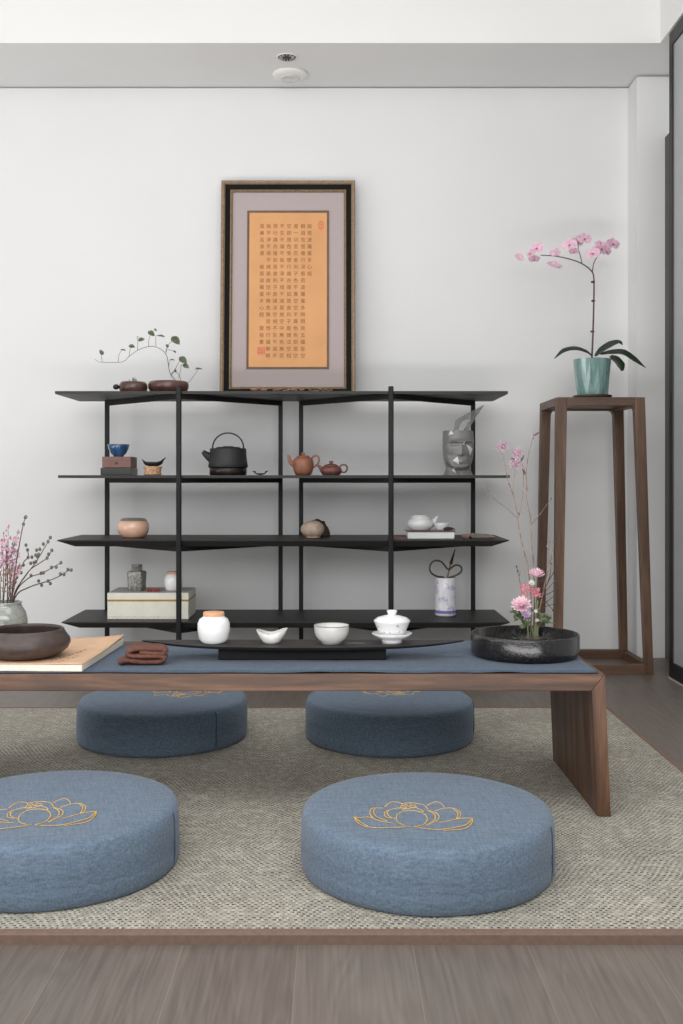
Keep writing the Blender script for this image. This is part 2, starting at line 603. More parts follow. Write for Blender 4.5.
def strap(bm, pts, widths, up=(0, -0.3, 1), fold=0.25):
    p = catmull(pts, 6)
    n = len(p) - 1
    prev = None
    for i, q in enumerate(p):
        t = (p[min(i + 1, n)] - p[max(i - 1, 0)]).normalized()
        s = t.cross(Vector(up)).normalized()
        nn = s.cross(t)
        f = i / n * (len(widths) - 1)
        j = min(int(f), len(widths) - 2)
        w = widths[j] + (widths[j + 1] - widths[j]) * (f - j)
        cur = [bm.verts.new(q - s * w + nn * w * fold), bm.verts.new(q), bm.verts.new(q + s * w + nn * w * fold)]
        if prev:
            bm.faces.new((prev[0], prev[1], cur[1], cur[0]))
            bm.faces.new((prev[1], prev[2], cur[2], cur[1]))
        prev = cur


def obj(name, bm, mat, parent=None, smooth=True, loc=None, bevel=0.0, seg=2, solid=0.0, auto=None):
    bmesh.ops.recalc_face_normals(bm, faces=bm.faces[:])
    me = bpy.data.meshes.new(name)
    if smooth:
        for f in bm.faces:
            f.smooth = True
    bm.to_mesh(me)
    bm.free()
    o = bpy.data.objects.new(name, me)
    COL.objects.link(o)
    if isinstance(mat, (list, tuple)):
        for q in mat:
            me.materials.append(q)
    else:
        me.materials.append(mat)
    if loc is not None:
        o.location = loc
    if parent is not None:
        o.parent = parent
    if solid:
        md = o.modifiers.new('solid', 'SOLIDIFY')
        md.thickness = solid
        md.offset = 0
    if bevel:
        md = o.modifiers.new('bevel', 'BEVEL')
        md.width = bevel
        md.segments = seg
        md.limit_method = 'ANGLE'
        md.angle_limit = R(35)
    if auto:
        md = o.modifiers.new('split', 'EDGE_SPLIT')
        md.split_angle = R(auto)
    return o


def B():
    return bmesh.new()


def tag(o, label, cat, group=None, kind=None):
    o['label'] = label
    o['category'] = cat
    if group:
        o['group'] = group
    if kind:
        o['kind'] = kind
    return o


def thing(name, label, cat, loc=(0, 0, 0), rz=0.0, group=None):
    o = bpy.data.objects.new(name, None)
    o.empty_display_size = 0.05
    COL.objects.link(o)
    o.location = loc
    o.rotation_euler = (0, 0, rz)
    return tag(o, label, cat, group)


def struct(name, bm, mat, label, cat, **kw):
    o = obj(name, bm, mat, smooth=False, **kw)
    return tag(o, label, cat, kind='structure')


def dup(root, loc, rz=0.0, label=None):
    r = root.copy()
    COL.objects.link(r)
    r.location = loc
    r.rotation_euler = (0, 0, rz)
    if label:
        r['label'] = label
    for ch in list(root.children):
        c = ch.copy()
        COL.objects.link(c)
        c.parent = r
    return r


# ------------------------------------------------------------------ the room
CZ = 2.688
bm = B()
box(bm, -3.6, 1.66, -0.6, 5.15, -0.05, 0.0)
struct('floor', bm, FLOOR, 'grey-brown oak plank floor running towards the back wall', 'floor')

bm = B()
box(bm, -3.6, 1.66, 5.012, 5.15, 0, 3.05)           # wall body behind the shadow gap
box(bm, -3.6, 1.66, 4.99, 5.012, 0, CZ - 0.006)
struct('wall_back', bm, WALL, 'plain white wall behind the black shelf', 'wall')

bm = B()
box(bm, 1.410, 1.66, 4.86, 4.99, 0, CZ)
box(bm, 1.392, 1.66, 4.84, 4.99, 0, CZ - 0.009)
struct('wall_corner', bm, WALL, 'narrow white pier at the right end of the back wall', 'wall')

bm = B()
box(bm, 1.538, 1.66, 3.0, 4.84, 0, CZ)
struct('wall_right', bm, WALL, 'white side wall behind the sliding glass door', 'wall')

bm = B()
box(bm, -3.6, 1.66, 4.488, 5.012, CZ, 3.1)           # dropped strip along the back
box(bm, 1.39, 1.66, 1.5, 4.488, CZ, 3.1)             # and along the right
box(bm, -3.6, 1.66, 0.3, 5.15, 3.1, 3.2)
struct('ceiling', bm, CEIL, 'white ceiling with a dropped strip along the back and right', 'ceiling')

bm = B()
box(bm, 1.521, 1.538, 4.30, 4.84, 0, 2.40)
struct('trim_1', bm, DJAMB, 'dark grey door jamb panel beside the white pier', 'trim')

dr = tag(thing('door_1', 'black-framed sliding door with frosted glass at right', 'door', (1.384, 3.5, 0)),
         'black-framed sliding door with frosted glass at right', 'door', kind='structure')
bm = B()
box(bm, 0, 0.04, 0.81, 0.85, 0.005, 2.668)
box(bm, 0, 0.04, 0.0, 0.06, 0.005, 2.668)
box(bm, 0, 0.04, 0.06, 0.81, 0.005, 0.068)
box(bm, 0, 0.04, 0.06, 0.81, 2.608, 2.668)
obj('door_frame', bm, DFRAME, dr, smooth=False, bevel=0.002)
bm = B()
box(bm, 0.006, 0.016, 0.055, 0.815, 0.07, 2.61)
obj('glass_pane', bm, FROST, dr, smooth=False)
bm = B()
box(bm, -0.004, 0.03, -0.4, 0.85, 0, 0.005)
obj('floor_track', bm, TRACK, dr, smooth=False)

# ceiling fittings
t = thing('downlight', 'small recessed spotlight in the dropped ceiling strip', 'ceiling light', (-0.212, 4.637, CZ))
bm = B()
lathe(bm, [(0.046, 0.0), (0.046, -0.003), (0.041, -0.004), (0.039, -0.001), (0.039, 0.0)], 40)
obj('trim_ring', bm, TRIMW, t)
bm = B()
lathe(bm, [(0.0385, -0.003), (0.0375, -0.0025), (0.020, -0.0015), (0.020, -0.001), (0.0385, -0.001)], 40)
obj('reflector', bm, DARKIN, t)
for k in range(12):
    a = 2 * PI * k / 12
    bm = B()
    p0 = Vector((math.cos(a) * 0.019, math.sin(a) * 0.019, -0.0028))
    p1 = Vector((math.cos(a) * 0.036, math.sin(a) * 0.036, -0.004))
    tube(bm, [p0, p1], 0.0022, 0.0040, 5, smooth=False)
    obj('baffle_fin', bm, CHROME, t)
bm = B()
lathe(bm, [(0, -0.0022), (0.021, -0.0022), (0.021, -0.001), (0, -0.001)], 28)
obj('lamp_lens', bm, DARKIN, t)

t = thing('smoke_detector', 'round white dome detector on the dropped ceiling strip', 'smoke detector', (-0.207, 4.83, CZ))
bm = B()
lathe(bm, [(0, 0), (0.080, 0), (0.081, -0.006), (0.076, -0.014), (0.058, -0.020), (0.0, -0.021)], 48)
obj('base', bm, TRIMW, t)
bm = B()
lathe(bm, [(0.048, -0.019), (0.046, -0.024), (0.040, -0.027), (0.036, -0.025), (0.0, -0.025)], 40)
obj('sensor_cap', bm, plain('sensor_grey', (214, 213, 210), 0.5), t)

# ------------------------------------------------------------------ rug
RX0, RX1, RY0, RY1, RT = -2.1, 0.967, 1.852, 3.70, 0.02
t = thing('rug', 'large woven grey-beige rug with brown border under the cushions', 'rug', ((RX0 + RX1) / 2, (RY0 + RY1) / 2, 0))
cx, cy = t.location.x, t.location.y
bm = B()
box(bm, RX0 + 0.016 - cx, RX1 - 0.016 - cx, RY0 + 0.016 - cy, RY1 - 0.016 - cy, 0.001, RT)
obj('woven_field', bm, RUG, t, smooth=False)
bm = B()
w = 0.018
prof = [(0, 0.0), (0, RT - 0.003), (0.003, RT + 0.0005), (w, RT + 0.001), (w, 0.0)]


def ring_sweep(bm, x0, x1, y0, y1, prof):
    """rectangular ring with the profile (inset, z)"""
    rows = []
    for i, z in prof:
        rows.append([bm.verts.new(p) for p in ((x0 + i, y0 + i, z), (x1 - i, y0 + i, z), (x1 - i, y1 - i, z), (x0 + i, y1 - i, z))])
    for a, b in zip(rows, rows[1:] + rows[:1]):
        for j in range(4):
            k = (j + 1) % 4
            bm.faces.new((a[j], a[k], b[k], b[j]))


ring_sweep(bm, RX0 - cx, RX1 - cx, RY0 - cy, RY1 - cy, prof)
obj('border', bm, BIND, t, smooth=False)

# ------------------------------------------------------------------ floor cushions
CR, CT = 0.2605, 0.1245
LOTUS = [
    [(330, 95), (290, 97), (262, 112), (256, 130), (265, 150), (300, 166)],
    [(330, 95), (370, 103), (393, 122), (395, 140), (376, 160), (335, 170)],
    [(300, 84), (262, 84), (225, 92), (203, 104), (206, 122), (235, 131)],
    [(225, 92), (215, 104), (222, 120), (252, 133)],
    [(196, 84), (152, 84), (136, 98), (140, 118), (165, 138), (240, 153)],
    [(160, 84), (152, 100), (165, 122), (215, 142)],
    [(64, 125), (74, 145), (100, 162), (150, 173), (240, 173), (320, 168)],
    [(64, 125), (90, 127), (130, 125), (150, 130)],
    [(64, 125), (95, 150), (125, 165)],
    [(400, 95), (436, 106), (450, 122), (440, 140), (400, 160)],
    [(400, 95), (428, 112), (430, 136), (392, 163)],
    [(432, 96), (470, 86), (510, 84), (540, 96), (548, 115), (530, 133), (450, 150)],
    [(510, 84), (535, 106), (530, 133)],
    [(602, 130), (566, 130), (530, 134)],
    [(602, 130), (598, 152), (565, 178), (470, 186)],
    [(602, 130), (575, 158), (520, 172), (440, 182), (340, 172)],
    [(203, 78), (222, 62), (245, 55), (280, 64), (275, 80)],
    [(280, 64), (330, 60), (380, 70), (400, 90)],
    [(395, 72), (420, 60), (440, 55), (462, 66), (475, 82)],
    [(285, 75), (300, 68), (312, 78), (325, 62)],
    [(290, 84), (310, 88), (335, 80), (360, 88), (378, 100), (352, 102)],
    [(322, 74), (335, 70), (345, 78), (330, 84), (318, 78)],
    [(280, 92), (300, 84), (296, 76)],
]


def cushion_body():
    bm = B()
    prof = [(0, 0.001), (CR * 0.5, 0.0), (CR - 0.006, 0.0), (CR - 0.002, 0.003), (CR, 0.012), (CR + 0.0005, 0.026), (CR + 0.001, 0.036),
            (CR - 0.001, 0.041), (CR + 0.001, 0.046), (CR - 0.0014, 0.052), (CR + 0.0008, 0.060), (CR + 0.0005, 0.074), (CR, 0.096), (CR - 0.0015, 0.106),
            (CR - 0.004, 0.1145), (CR - 0.009, 0.1195), (CR - 0.020, 0.1222), (CR - 0.07, CT), (CR * 0.4, CT + 0.0015), (0, CT + 0.002)]

    def wob(a, r, z):
        return 1 + 0.006 * noise.noise((math.cos(a) * 2.2, math.sin(a) * 2.2, z * 16)) * min(1, r / CR)
    lathe(bm, prof, 96, wob=wob, sy=1.03)
    return bm


def make_cushion(loc, label):
    t = thing('floor_cushion', label, 'floor cushion', loc, 0, 'round floor cushions around the low table')
    obj('cushion_body', cushion_body(), LINEN, t)
    bm = B()
    for st in LOTUS:
        pts = []
        for u, v in st:
            px, py = 340 + u / 4.553, 790 + v / 4.545
            d = 0.6735 * F / (py - VY)
            pts.append(Vector(((px - VX) * d / F - 0.190, d - 2.183, CT + 0.0018)))
        tube(bm, pts, 0.0013, 0.0010, 5, flat=0.6, k=7)
    obj('lotus_embroidery', bm, GOLD, t)
    for a in (R(-24), R(156)):
        bm = B()
        rr = CR + 0.0008
        pts = [Vector((math.cos(a) * rr * (1 + e), math.sin(a) * rr * 1.03 * (1 + e), z)) for z, e in
               ((0.010, -0.01), (0.03, 0), (0.05, 0.002), (0.08, 0), (0.102, -0.002), (0.114, -0.014))]
        tube(bm, pts, 0.0020, 0.0014, 6)
        obj('side_seam', bm, SEAM, t)
    return t


cu = make_cushion((0.1905, 2.183, RT + 0.001), 'round blue linen cushion nearest the front, right of the pair before the table')
dup(cu, (-0.590, 2.200, RT + 0.001), R(16), 'round blue linen cushion before the table, cut off by the left picture edge')
dup(cu, (-0.537, 3.282, RT + 0.001), R(160), 'round blue linen cushion behind the table, left one, below the book')
dup(cu, (0.169, 3.282, RT + 0.001), R(195), 'round blue linen cushion behind the table, right one, nearer the table leg')

# ------------------------------------------------------------------ low table
TX0, TX1, TY0, TY1, TZ = -1.06, 0.641, 2.493, 3.0, 0.359
t = thing('low_table', 'long low walnut tea table with slab legs standing on the rug', 'table', (-0.21, 2.746, RT + 0.001))
ox, oy, oz = t.location
bm = B()
th = 0.040
hexa(bm, [(TX0 + th * 0.8 - ox, TY0 - oy, TZ - th - oz), (TX1 - 0.031 - ox, TY0 - oy, TZ - th - oz), (TX1 - 0.031 - ox, TY1 - oy, TZ - th - oz), (TX0 + th * 0.8 - ox, TY1 - oy, TZ - th - oz)],
     [(TX0 - ox, TY0 - oy, TZ - oz), (TX1 - ox, TY0 - oy, TZ - oz), (TX1 - ox, TY1 - oy, TZ - oz), (TX0 - ox, TY1 - oy, TZ - oz)])
obj('tabletop', bm, WALX, t, smooth=False, bevel=0.0015)
for s in (1, -1):
    bm = B()
    m = (TX0 + TX1) / 2
    hw = (TX1 - TX0) / 2

    def X(v):
        return m + s * v - ox
    q0, q1, q2, q3 = X(hw - 0.018), X(hw + 0.014), X(hw), X(hw - 0.031)
    hexa(bm, [(q0, TY0 - oy, 0), (q1, TY0 - oy, 0), (q1, TY1 - oy, 0), (q0, TY1 - oy, 0)],
         [(q3, TY0 - oy, TZ - th - oz), (q2 + s * 0.0005, TY0 - oy, TZ - oz), (q2 + s * 0.0005, TY1 - oy, TZ - oz), (q3, TY1 - oy, TZ - th - oz)])
    obj('leg', bm, WALZ, t, smooth=False, bevel=0.0015)

# runner
bm = B()
nx, ny = 120, 14
grid = []
cz = TZ + 0.0015
for j in range(ny + 1):
    row = []
    for i in range(nx + 1):
        x = -0.98 + (0.628 + 0.98) * i / nx
        y = 2.503 + (2.915 + 0.075 * min(1.0, max(0.0, (x + 0.5) / 0.5)) - 2.503) * j / ny
        fr = (1 - j / ny)
        wv = max(-0.003, 0.010 * noise.noise((x * 9, 1.3, 0))) * fr ** 3
        z = cz + 0.0012 * (noise.noise((x * 6, y * 8, 4)) + 0.6) + (0.003 * max(0, noise.noise((x * 11, 7.7, 0))) * fr ** 8)
        row.append(bm.verts.new((x, y + wv, z)))
    grid.append(row)
for j in range(ny):
    for i in range(nx):
        bm.faces.new((grid[j][i], grid[j][i + 1], grid[j + 1][i + 1], grid[j + 1][i]))
tag(obj('table_runner', bm, RUNNER, solid=0.0012), 'dark blue linen runner laid along the walnut tea table', 'tablecloth')
CLZ = TZ + 0.0042      # objects on the runner stand here

# ------------------------------------------------------------------ book, bowl and vase at the left of the table
bx1, by0, by1, bt = -0.595, 2.512, 2.925, 0.017
t = thing('book', 'large kraft-covered paperback lying flat under the dark clay bowl', 'book', (-0.84, 2.72, CLZ))
t.rotation_euler.z = R(-2.2)
ox, oy, oz = t.location
bm = B()
box(bm, -1.16 - ox, bx1 - ox, by0 - oy, by1 - oy, 0, bt - 0.001)
obj('page_block', bm, PAGES, t, smooth=False, bevel=0.001)
bm = B()
nx, ny = 40, 24
grid = []
for j in range(ny + 1):
    row = []
    for i in range(nx + 1):
        u, v = i / nx, j / ny
        x = -1.162 + (bx1 + 0.002 + 1.162) * u
        y = by0 - 0.001 + (by1 - by0 + 0.002) * v
        z = bt + 0.0005 + 0.011 * max(0, (u - 0.72) / 0.28) ** 2.2 * max(0, (v - 0.35) / 0.65) ** 2 + 0.0022 * max(0, u - 0.6) * (1 - v) ** 6 * math.sin(u * 22)
        row.append(bm.verts.new((x - ox, y - oy, z)))
    grid.append(row)
for j in range(ny):
    for i in range(nx):
        bm.faces.new((grid[j][i], grid[j][i + 1], grid[j + 1][i + 1], grid[j + 1][i]))
obj('cover', bm, KRAFT, t, solid=0.0006)
bm = B()
rnd = random.Random(3)
for k, (px0, py0, px1, py1) in enumerate([(55, 661, 86, 650), (63, 662, 80, 656)]):
    n = 9 if k == 0 else 5
    for i in range(n):
        f = i / (n - 1)
        px, py = px0 + (px1 - px0) * f, py0 + (py1 - py0) * f
        d = (H - CLZ - bt) * F / (py - VY)
        p = Vector(((px - VX) * d / F - ox, d - oy, bt + 0.0016))
        for q in range(3):
            a = rnd.uniform(0, PI)
            h = rnd.uniform(0.002, 0.005)
            e = Vector((math.cos(a) * h, math.sin(a) * h, 0))
            c = p + Vector((rnd.uniform(-.003, .003), rnd.uniform(-.004, .004), 0))
            tube(bm, [c - e, c + e], 0.0007, n=4, smooth=False, flat=0.4)
obj('title_strokes', bm, plain('faint_ink', (150, 116, 92), 0.9), t)

t = thing('clay_bowl', 'wide dark brown clay bowl with incurved rim on the book', 'bowl', (-0.770, 2.612, CLZ + bt + 0.003))
bm = B()
prof = [(0, 0.0), (0.074, 0.0), (0.088, 0.005), (0.106, 0.019), (0.1135, 0.034), (0.111, 0.045), (0.102, 0.057), (0.0975, 0.064), (0.0965, 0.0685),
        (0.094, 0.070), (0.091, 0.068), (0.092, 0.060), (0.099, 0.047), (0.102, 0.034), (0.094, 0.018), (0.070, 0.009), (0, 0.007)]
lathe(bm, [(r * 0.97, z * 0.97) for r, z in prof], 64, wob=lambda a, r, z: 1 + 0.006 * noise.noise((math.cos(a), math.sin(a), z * 8)))
obj('bowl_body', bm, CLAYB, t)

VB = (-0.897, 2.862, CLZ + bt + 0.002)
t = thing('celadon_vase', 'round grey-green glazed vase of twigs behind the dark clay bowl', 'vase', VB)
bm = B()
prof = [(0, 0.0), (0.034, 0.0), (0.045, 0.010), (0.056, 0.035), (0.0575, 0.058), (0.052, 0.080), (0.043, 0.092), (0.0405, 0.101), (0.043, 0.106),
        (0.040, 0.107), (0.037, 0.101), (0.039, 0.091), (0.048, 0.078), (0.052, 0.056), (0.045, 0.016), (0, 0.010)]
lathe(bm, prof, 56)
obj('vase_body', bm, CELAD, t)


def twig(name, label, cat, group, root, tips, mat, r0=0.0016, r1=0.0007):
    t = thing(name, label, cat, root, 0, group)
    bm = B()
    for pl in tips:
        tube(bm, [p - Vector(root) for p in pl], r0, r1, 5, k=5)
    obj('stem', bm, mat, t)
    return t


def zz(u, v, d):           # spot in the enlarged left view
    return W(u / 8.54, 510 + v / 8.54, d)


budded = [
    ([(100, 790), (150, 690), (220, 560), (310, 440), (430, 235)],
     [(430, 235), (410, 270), (370, 290), (340, 335), (312, 343), (330, 378), (305, 385), (272, 402)], 2.82, 'budded grey twig in the celadon vase, the one reaching highest to the right'),
    ([(105, 790), (165, 680), (240, 530), (330, 460), (400, 410), (442, 345)],
     [(442, 345), (415, 378), (402, 410), (306, 442), (290, 450), (262, 455), (320, 398)], 2.85, 'budded grey twig in the celadon vase, second from the top of the fan'),
    ([(108, 790), (165, 680), (240, 585), (370, 535), (520, 450)],
     [(520, 450), (480, 487), (440, 490), (370, 537), (265, 560), (350, 540)], 2.88, 'budded grey twig in the celadon vase, third of the fan, above the lowest'),
    ([(110, 790), (170, 725), (250, 660), (400, 610), (500, 570), (580, 520), (608, 513)],
     [(608, 513), (580, 508), (546, 551), (515, 546), (410, 606), (430, 628), (330, 606), (355, 641)], 2.91, 'budded grey twig in the celadon vase, lowest, leaning furthest to the right'),
    ([(95, 790), (130, 640), (190, 470), (240, 400), (235, 340)],
     [(235, 340), (240, 405), (200, 470), (180, 535), (145, 573), (222, 300)], 2.94, 'upright budded grey twig in the celadon vase, beside the pink sprays'),
    ([(95, 790), (120, 620), (165, 300), (200, 120), (221, 58)],
     [(221, 58), (216, 64), (200, 122)], 2.80, 'thin bare twig in the celadon vase, tallest, with a bud at its tip'),
]
for pts, buds, d, lab in budded:
    P = [zz(u, v, d) for u, v in pts]
    P[0] = Vector((VB[0] + 0.012, VB[1], VB[2] + 0.02))
    P[1] = P[1].lerp(Vector((VB[0] + 0.012, VB[1], VB[2] + 0.11)), 0.5)
    t = twig('budded_twig', lab, 'twig', 'budded twigs in the celadon vase', P[0], [P], STEMD, 0.0021, 0.0011)
    for u, v in buds:
        bm = B()
        c = zz(u, v, d) - P[0]
        ball(bm, c, 0.0044, 8, (1, 1, 1.2))
        petal(bm, c + Vector((0, -0.003, -0.003)), (0.4, 0, 1), (0, -1, 0), 0.008, 0.004)
        obj('bud', bm, BUD, t)

rnd = random.Random(11)
tops = [(70, 130), (160, 165), (28, 190), (118, 235), (-40, 210), (60, 260), (150, 330), (-90, 270), (100, 320), (10, 250), (170, 450)]
for i, (u, v) in enumerate(tops):
    d = 2.85 + 0.03 * rnd.random()
    base = Vector((VB[0] + rnd.uniform(-.02, .015), VB[1] + rnd.uniform(-.01, .01), VB[2] + 0.02))
    tip = zz(u, v, d)
    mid1 = base.lerp(tip, 0.36) + Vector((rnd.uniform(-.006, .006), 0, 0))
    mid1.x = mid1.x * 0.5 + (VB[0] + (tip.x - VB[0]) * 0.45) * 0.5
    mid2 = base.lerp(tip, 0.7) + Vector((rnd.uniform(-.008, .008), rnd.uniform(-.01, .01), 0))
    t = twig('blossom_branch', 'upright pink blossom spray packed in the celadon vase', 'flower', 'pink blossom sprays in the celadon vase', base, [[base, mid1, mid2, tip]], STEMD, 0.0016, 0.0008)
    for k in range(26):
        f = 0.42 + 0.58 * rnd.random()
        p = (mid1.lerp(mid2, (f - 0.36) / 0.34) if f < 0.7 else mid2.lerp(tip, (f - 0.7) / 0.3)) - base
        p += Vector((rnd.uniform(-.007, .007), rnd.uniform(-.006, .006), rnd.uniform(-.004, .004)))
        bm = B()
        if f > 0.70 and rnd.random() < 0.75:
            for q in range(4):
                a = rnd.uniform(0, 2 * PI)
                dv = Vector((math.cos(a), rnd.uniform(-.6, .2), math.sin(a)))
                petal(bm, p, dv, (0, -1, 0.2), rnd.uniform(.006, .010), .005, curl=0.2, rows=3)
            obj('blossom', bm, PINKV if i % 3 else PINKB, t)
        else:
            petal(bm, p, (rnd.uniform(-1, 1), rnd.uniform(-.5, .5), 1), (0, -1, 0), 0.008, 0.0035, rows=3)
            obj('leaf_bud', bm, STEMB, t)

# ------------------------------------------------------------------ tea tray and tea things
TYC, TPZ = 2.700, 0.400
TXC = -0.082
t = thing('tea_tray', 'long black boat-shaped tea tray on the blue runner', 'tray', (TXC, TYC, CLZ))
bm = B()
hl, hwid = 0.417, 0.068
N = 48
top, bot, mid = [], [], []


def bow(f):
    return hwid * (1 - abs(f) ** 2.6) ** 0.9 if abs(f) < 1 else 0.0


zt = TPZ - CLZ
for side in (1, -1):
    for i in range(N + 1):
        f = (-1 + 2 * i / N) * side
        if (side == -1) and i in (0, N):
            continue
        y = -side * max(bow(f), 0.004)
        up = 0.009 * abs(f) ** 4
        top.append((f * hl, y, zt + up))
        bot.append((f * hl * 0.985, y * 0.9, zt - 0.008 + up * 1.4))
vt = [bm.verts.new(p) for p in top]
vb = [bm.verts.new(p) for p in bot]
bm.faces.new(vt)
bm.faces.new(vb[::-1])
for i in range(len(vt)):
    j = (i + 1) % len(vt)
    bm.faces.new((vt[i], vb[i], vb[j], vt[j]))
obj('tray_top', bm, BLACKTOP, t, smooth=False, bevel=0.001)
bm = B()
box(bm, -0.215, 0.212, -0.032, 0.04, 0.0, zt - 0.006)
obj('tray_base', bm, BLACK, t, smooth=False, bevel=0.002)
for x0, x1 in ((-0.20, -0.115), (-0.045, 0.035), (0.11, 0.16)):
    bm = B()
    box(bm, x0, x1, -0.0012, 0.0012, zt - 0.001, zt + 0.0009)
    obj('inlay_strip', bm, INLAY, t, smooth=False)
TOP = TPZ + 0.0012
TD = 2.695


def tx(px, d=TD):
    return (px - VX) * d / F


t = thing('tea_jar', 'plump white porcelain jar with wooden lid on the tea tray', 'jar', (tx(213.7), TD, TOP))
bm = B()
lathe(bm, [(0, 0), (0.026, 0), (0.030, 0.002), (0.038, 0.013), (0.0415, 0.035), (0.041, 0.052), (0.036, 0.063), (0.029, 0.067), (0.027, 0.070), (0.025, 0.070), (0.025, 0.06), (0, 0.06)], 48)
obj('jar_body', bm, WHITE, t)
bm = B()
lathe(bm, [(0, 0.068), (0.0262, 0.068), (0.0272, 0.071), (0.0272, 0.078), (0.026, 0.0805), (0, 0.081)], 40)
obj('lid', bm, CORK, t)

t = thing('tea_scoop_dish', 'small pinched white dish between the jar and the bowl', 'dish', (tx(271.5), TD - 0.005, TOP))
bm = B()


def pinch(a, r, z):
    return 1 + (0.22 * math.cos(2 * a) + 0.06 * math.cos(3 * a + 0.6)) * (z / 0.036)


rings = lathe(bm, [(0, 0.001), (0.018, 0.0), (0.022, 0.004), (0.029, 0.016), (0.034, 0.032), (0.0325, 0.0325), (0.027, 0.017), (0.019, 0.007), (0, 0.005)], 48, wob=pinch)
for v in bm.verts:
    a = math.atan2(v.co.y, v.co.x)
    v.co.z *= 1 + 0.18 * math.cos(2 * a) + 0.05 * math.cos(a)
obj('dish_body', bm, CREAMW, t)

t = thing('tea_bowl', 'round white tea bowl with grey rim, standing left of the lidded cup', 'bowl', (tx(331.5), TD, TOP))
bm = B()
lathe(bm, [(0, 0.002), (0.024, 0.002), (0.0245, 0.0), (0.0265, 0.0), (0.027, 0.005), (0.032, 0.008), (0.040, 0.018), (0.0438, 0.030), (0.0446, 0.042),
           (0.0450, 0.0465), (0.0438, 0.0465), (0.042, 0.031), (0.036, 0.016), (0.02, 0.009), (0, 0.008)], 56)
obj('bowl_body', bm, CREAMW, t)
bm = B()
lathe(bm, [(0.0447, 0.0445), (0.0456, 0.0460), (0.0448, 0.0475), (0.0436, 0.0466), (0.0442, 0.0448)], 56)
obj('grey_rim', bm, plain('rim_grey', (136, 130, 124), 0.35), t)

t = thing('lidded_cup', 'white lidded tea cup on a saucer, painted with small flowers', 'tea cup', (tx(392), TD, TOP))
bm = B()
lathe(bm, [(0, 0.003), (0.024, 0.003), (0.025, 0.0), (0.027, 0.0), (0.026, 0.007), (0.030, 0.012), (0.044, 0.0185), (0.0515, 0.026), (0.0505, 0.027), (0.042, 0.021), (0.022, 0.015), (0, 0.014)], 56,
      wob=lambda a, r, z: 1 + (0.02 * math.cos(8 * a) if r > 0.04 else 0))
obj('saucer', bm, WHITE, t)
bm = B()
lathe(bm, [(0, 0.016), (0.023, 0.016), (0.025, 0.018), (0.034, 0.028), (0.041, 0.044), (0.0465, 0.0565), (0.0475, 0.059), (0.0462, 0.059), (0.039, 0.044), (0.028, 0.028), (0, 0.022)], 56)
obj('cup_body', bm, WHITE, t)
bm = B()
lathe(bm, [(0.0445, 0.0565), (0.0452, 0.0605), (0.037, 0.0665), (0.020, 0.0715), (0.0105, 0.0725), (0.0105, 0.075), (0.0135, 0.083), (0.0135, 0.0845), (0.0115, 0.0845), (0.008, 0.080), (0, 0.0795)], 48)
obj('lid', bm, WHITE, t)
rnd = random.Random(5)
FGR = plain('painted_sprig', (128, 122, 96), 0.3)
bm = B()
for k in range(11):
    a = R(-150 + 120 * k / 10 + rnd.uniform(-4, 4))
    z = 0.030 + 0.022 * rnd.random()
    r = 0.0275 + (z - 0.022) * 0.60 + 0.0014
    p = Vector((math.cos(a) * r, math.sin(a) * r, z))
    for q in range(3):
        aa = rnd.uniform(0, 2 * PI)
        petal(bm, p, (math.cos(aa), 0, math.sin(aa)), (math.cos(a), math.sin(a), 0), 0.004, 0.0022, rows=3)
obj('painted_flowers', bm, FGR, t)

# folded towel
t = thing('folded_towel', 'small brown towel folded in rolls beside the tea tray tip', 'towel', W(145, 655, 2.612))
t.location.z = CLZ
t.rotation_euler.z = R(6)
PATHS = [
    [(-0.062, 0.0075), (-0.045, 0.012), (-0.02, 0.0085), (0.02, 0.007), (0.040, 0.0085), (0.0485, 0.015), (0.043, 0.0215), (0.020, 0.0225), (-0.01, 0.0225), (-0.030, 0.0215)],
    [(-0.030, 0.0225), (-0.040, 0.028), (-0.036, 0.036), (-0.015, 0.0405), (0.02, 0.0405), (0.041, 0.039), (0.050, 0.032), (0.044, 0.027), (0.022, 0.029), (-0.012, 0.0315)],
]
for pi, path in enumerate(PATHS):
    bm = B()
    pl = catmull([(x, 0, z) for x, z in path], 6)
    hwid2 = 0.0068
    ny = 10
    ring_prev = None
    offs = []
    for i, q in enumerate(pl):
        tg = (pl[min(i + 1, len(pl) - 1)] - pl[max(i - 1, 0)]).normalized()
        offs.append(Vector((-tg.z, 0, tg.x)) * hwid2)
    for i, q in enumerate(pl):
        sec = []
        for sgn in (1, -1):
            for j in range(ny + 1):
                jj = j if sgn == 1 else ny - j
                y = -0.028 + 0.056 * jj / ny
                e = 1 - (abs(2 * jj / ny - 1)) ** 6 * 0.6
                p = q + offs[i] * sgn * e
                nzv = noise.noise((p.x * 40 + pi, y * 40, p.z * 40)) * 0.0012
                sec.append(bm.verts.new((p.x + nzv, y * (1 + 0.05 * noise.noise((p.x * 18, 0, p.z * 18))), max(0.0008, p.z + nzv))))
        if ring_prev:
            for j in range(len(sec)):
                k = (j + 1) % len(sec)
                bm.faces.new((ring_prev[j], ring_prev[k], sec[k], sec[j]))
        else:
            bm.faces.new(sec)
        ring_prev = sec
    bm.faces.new(ring_prev[::-1])
    obj('lower_fold' if pi == 0 else 'upper_roll', bm, TOWEL, t)

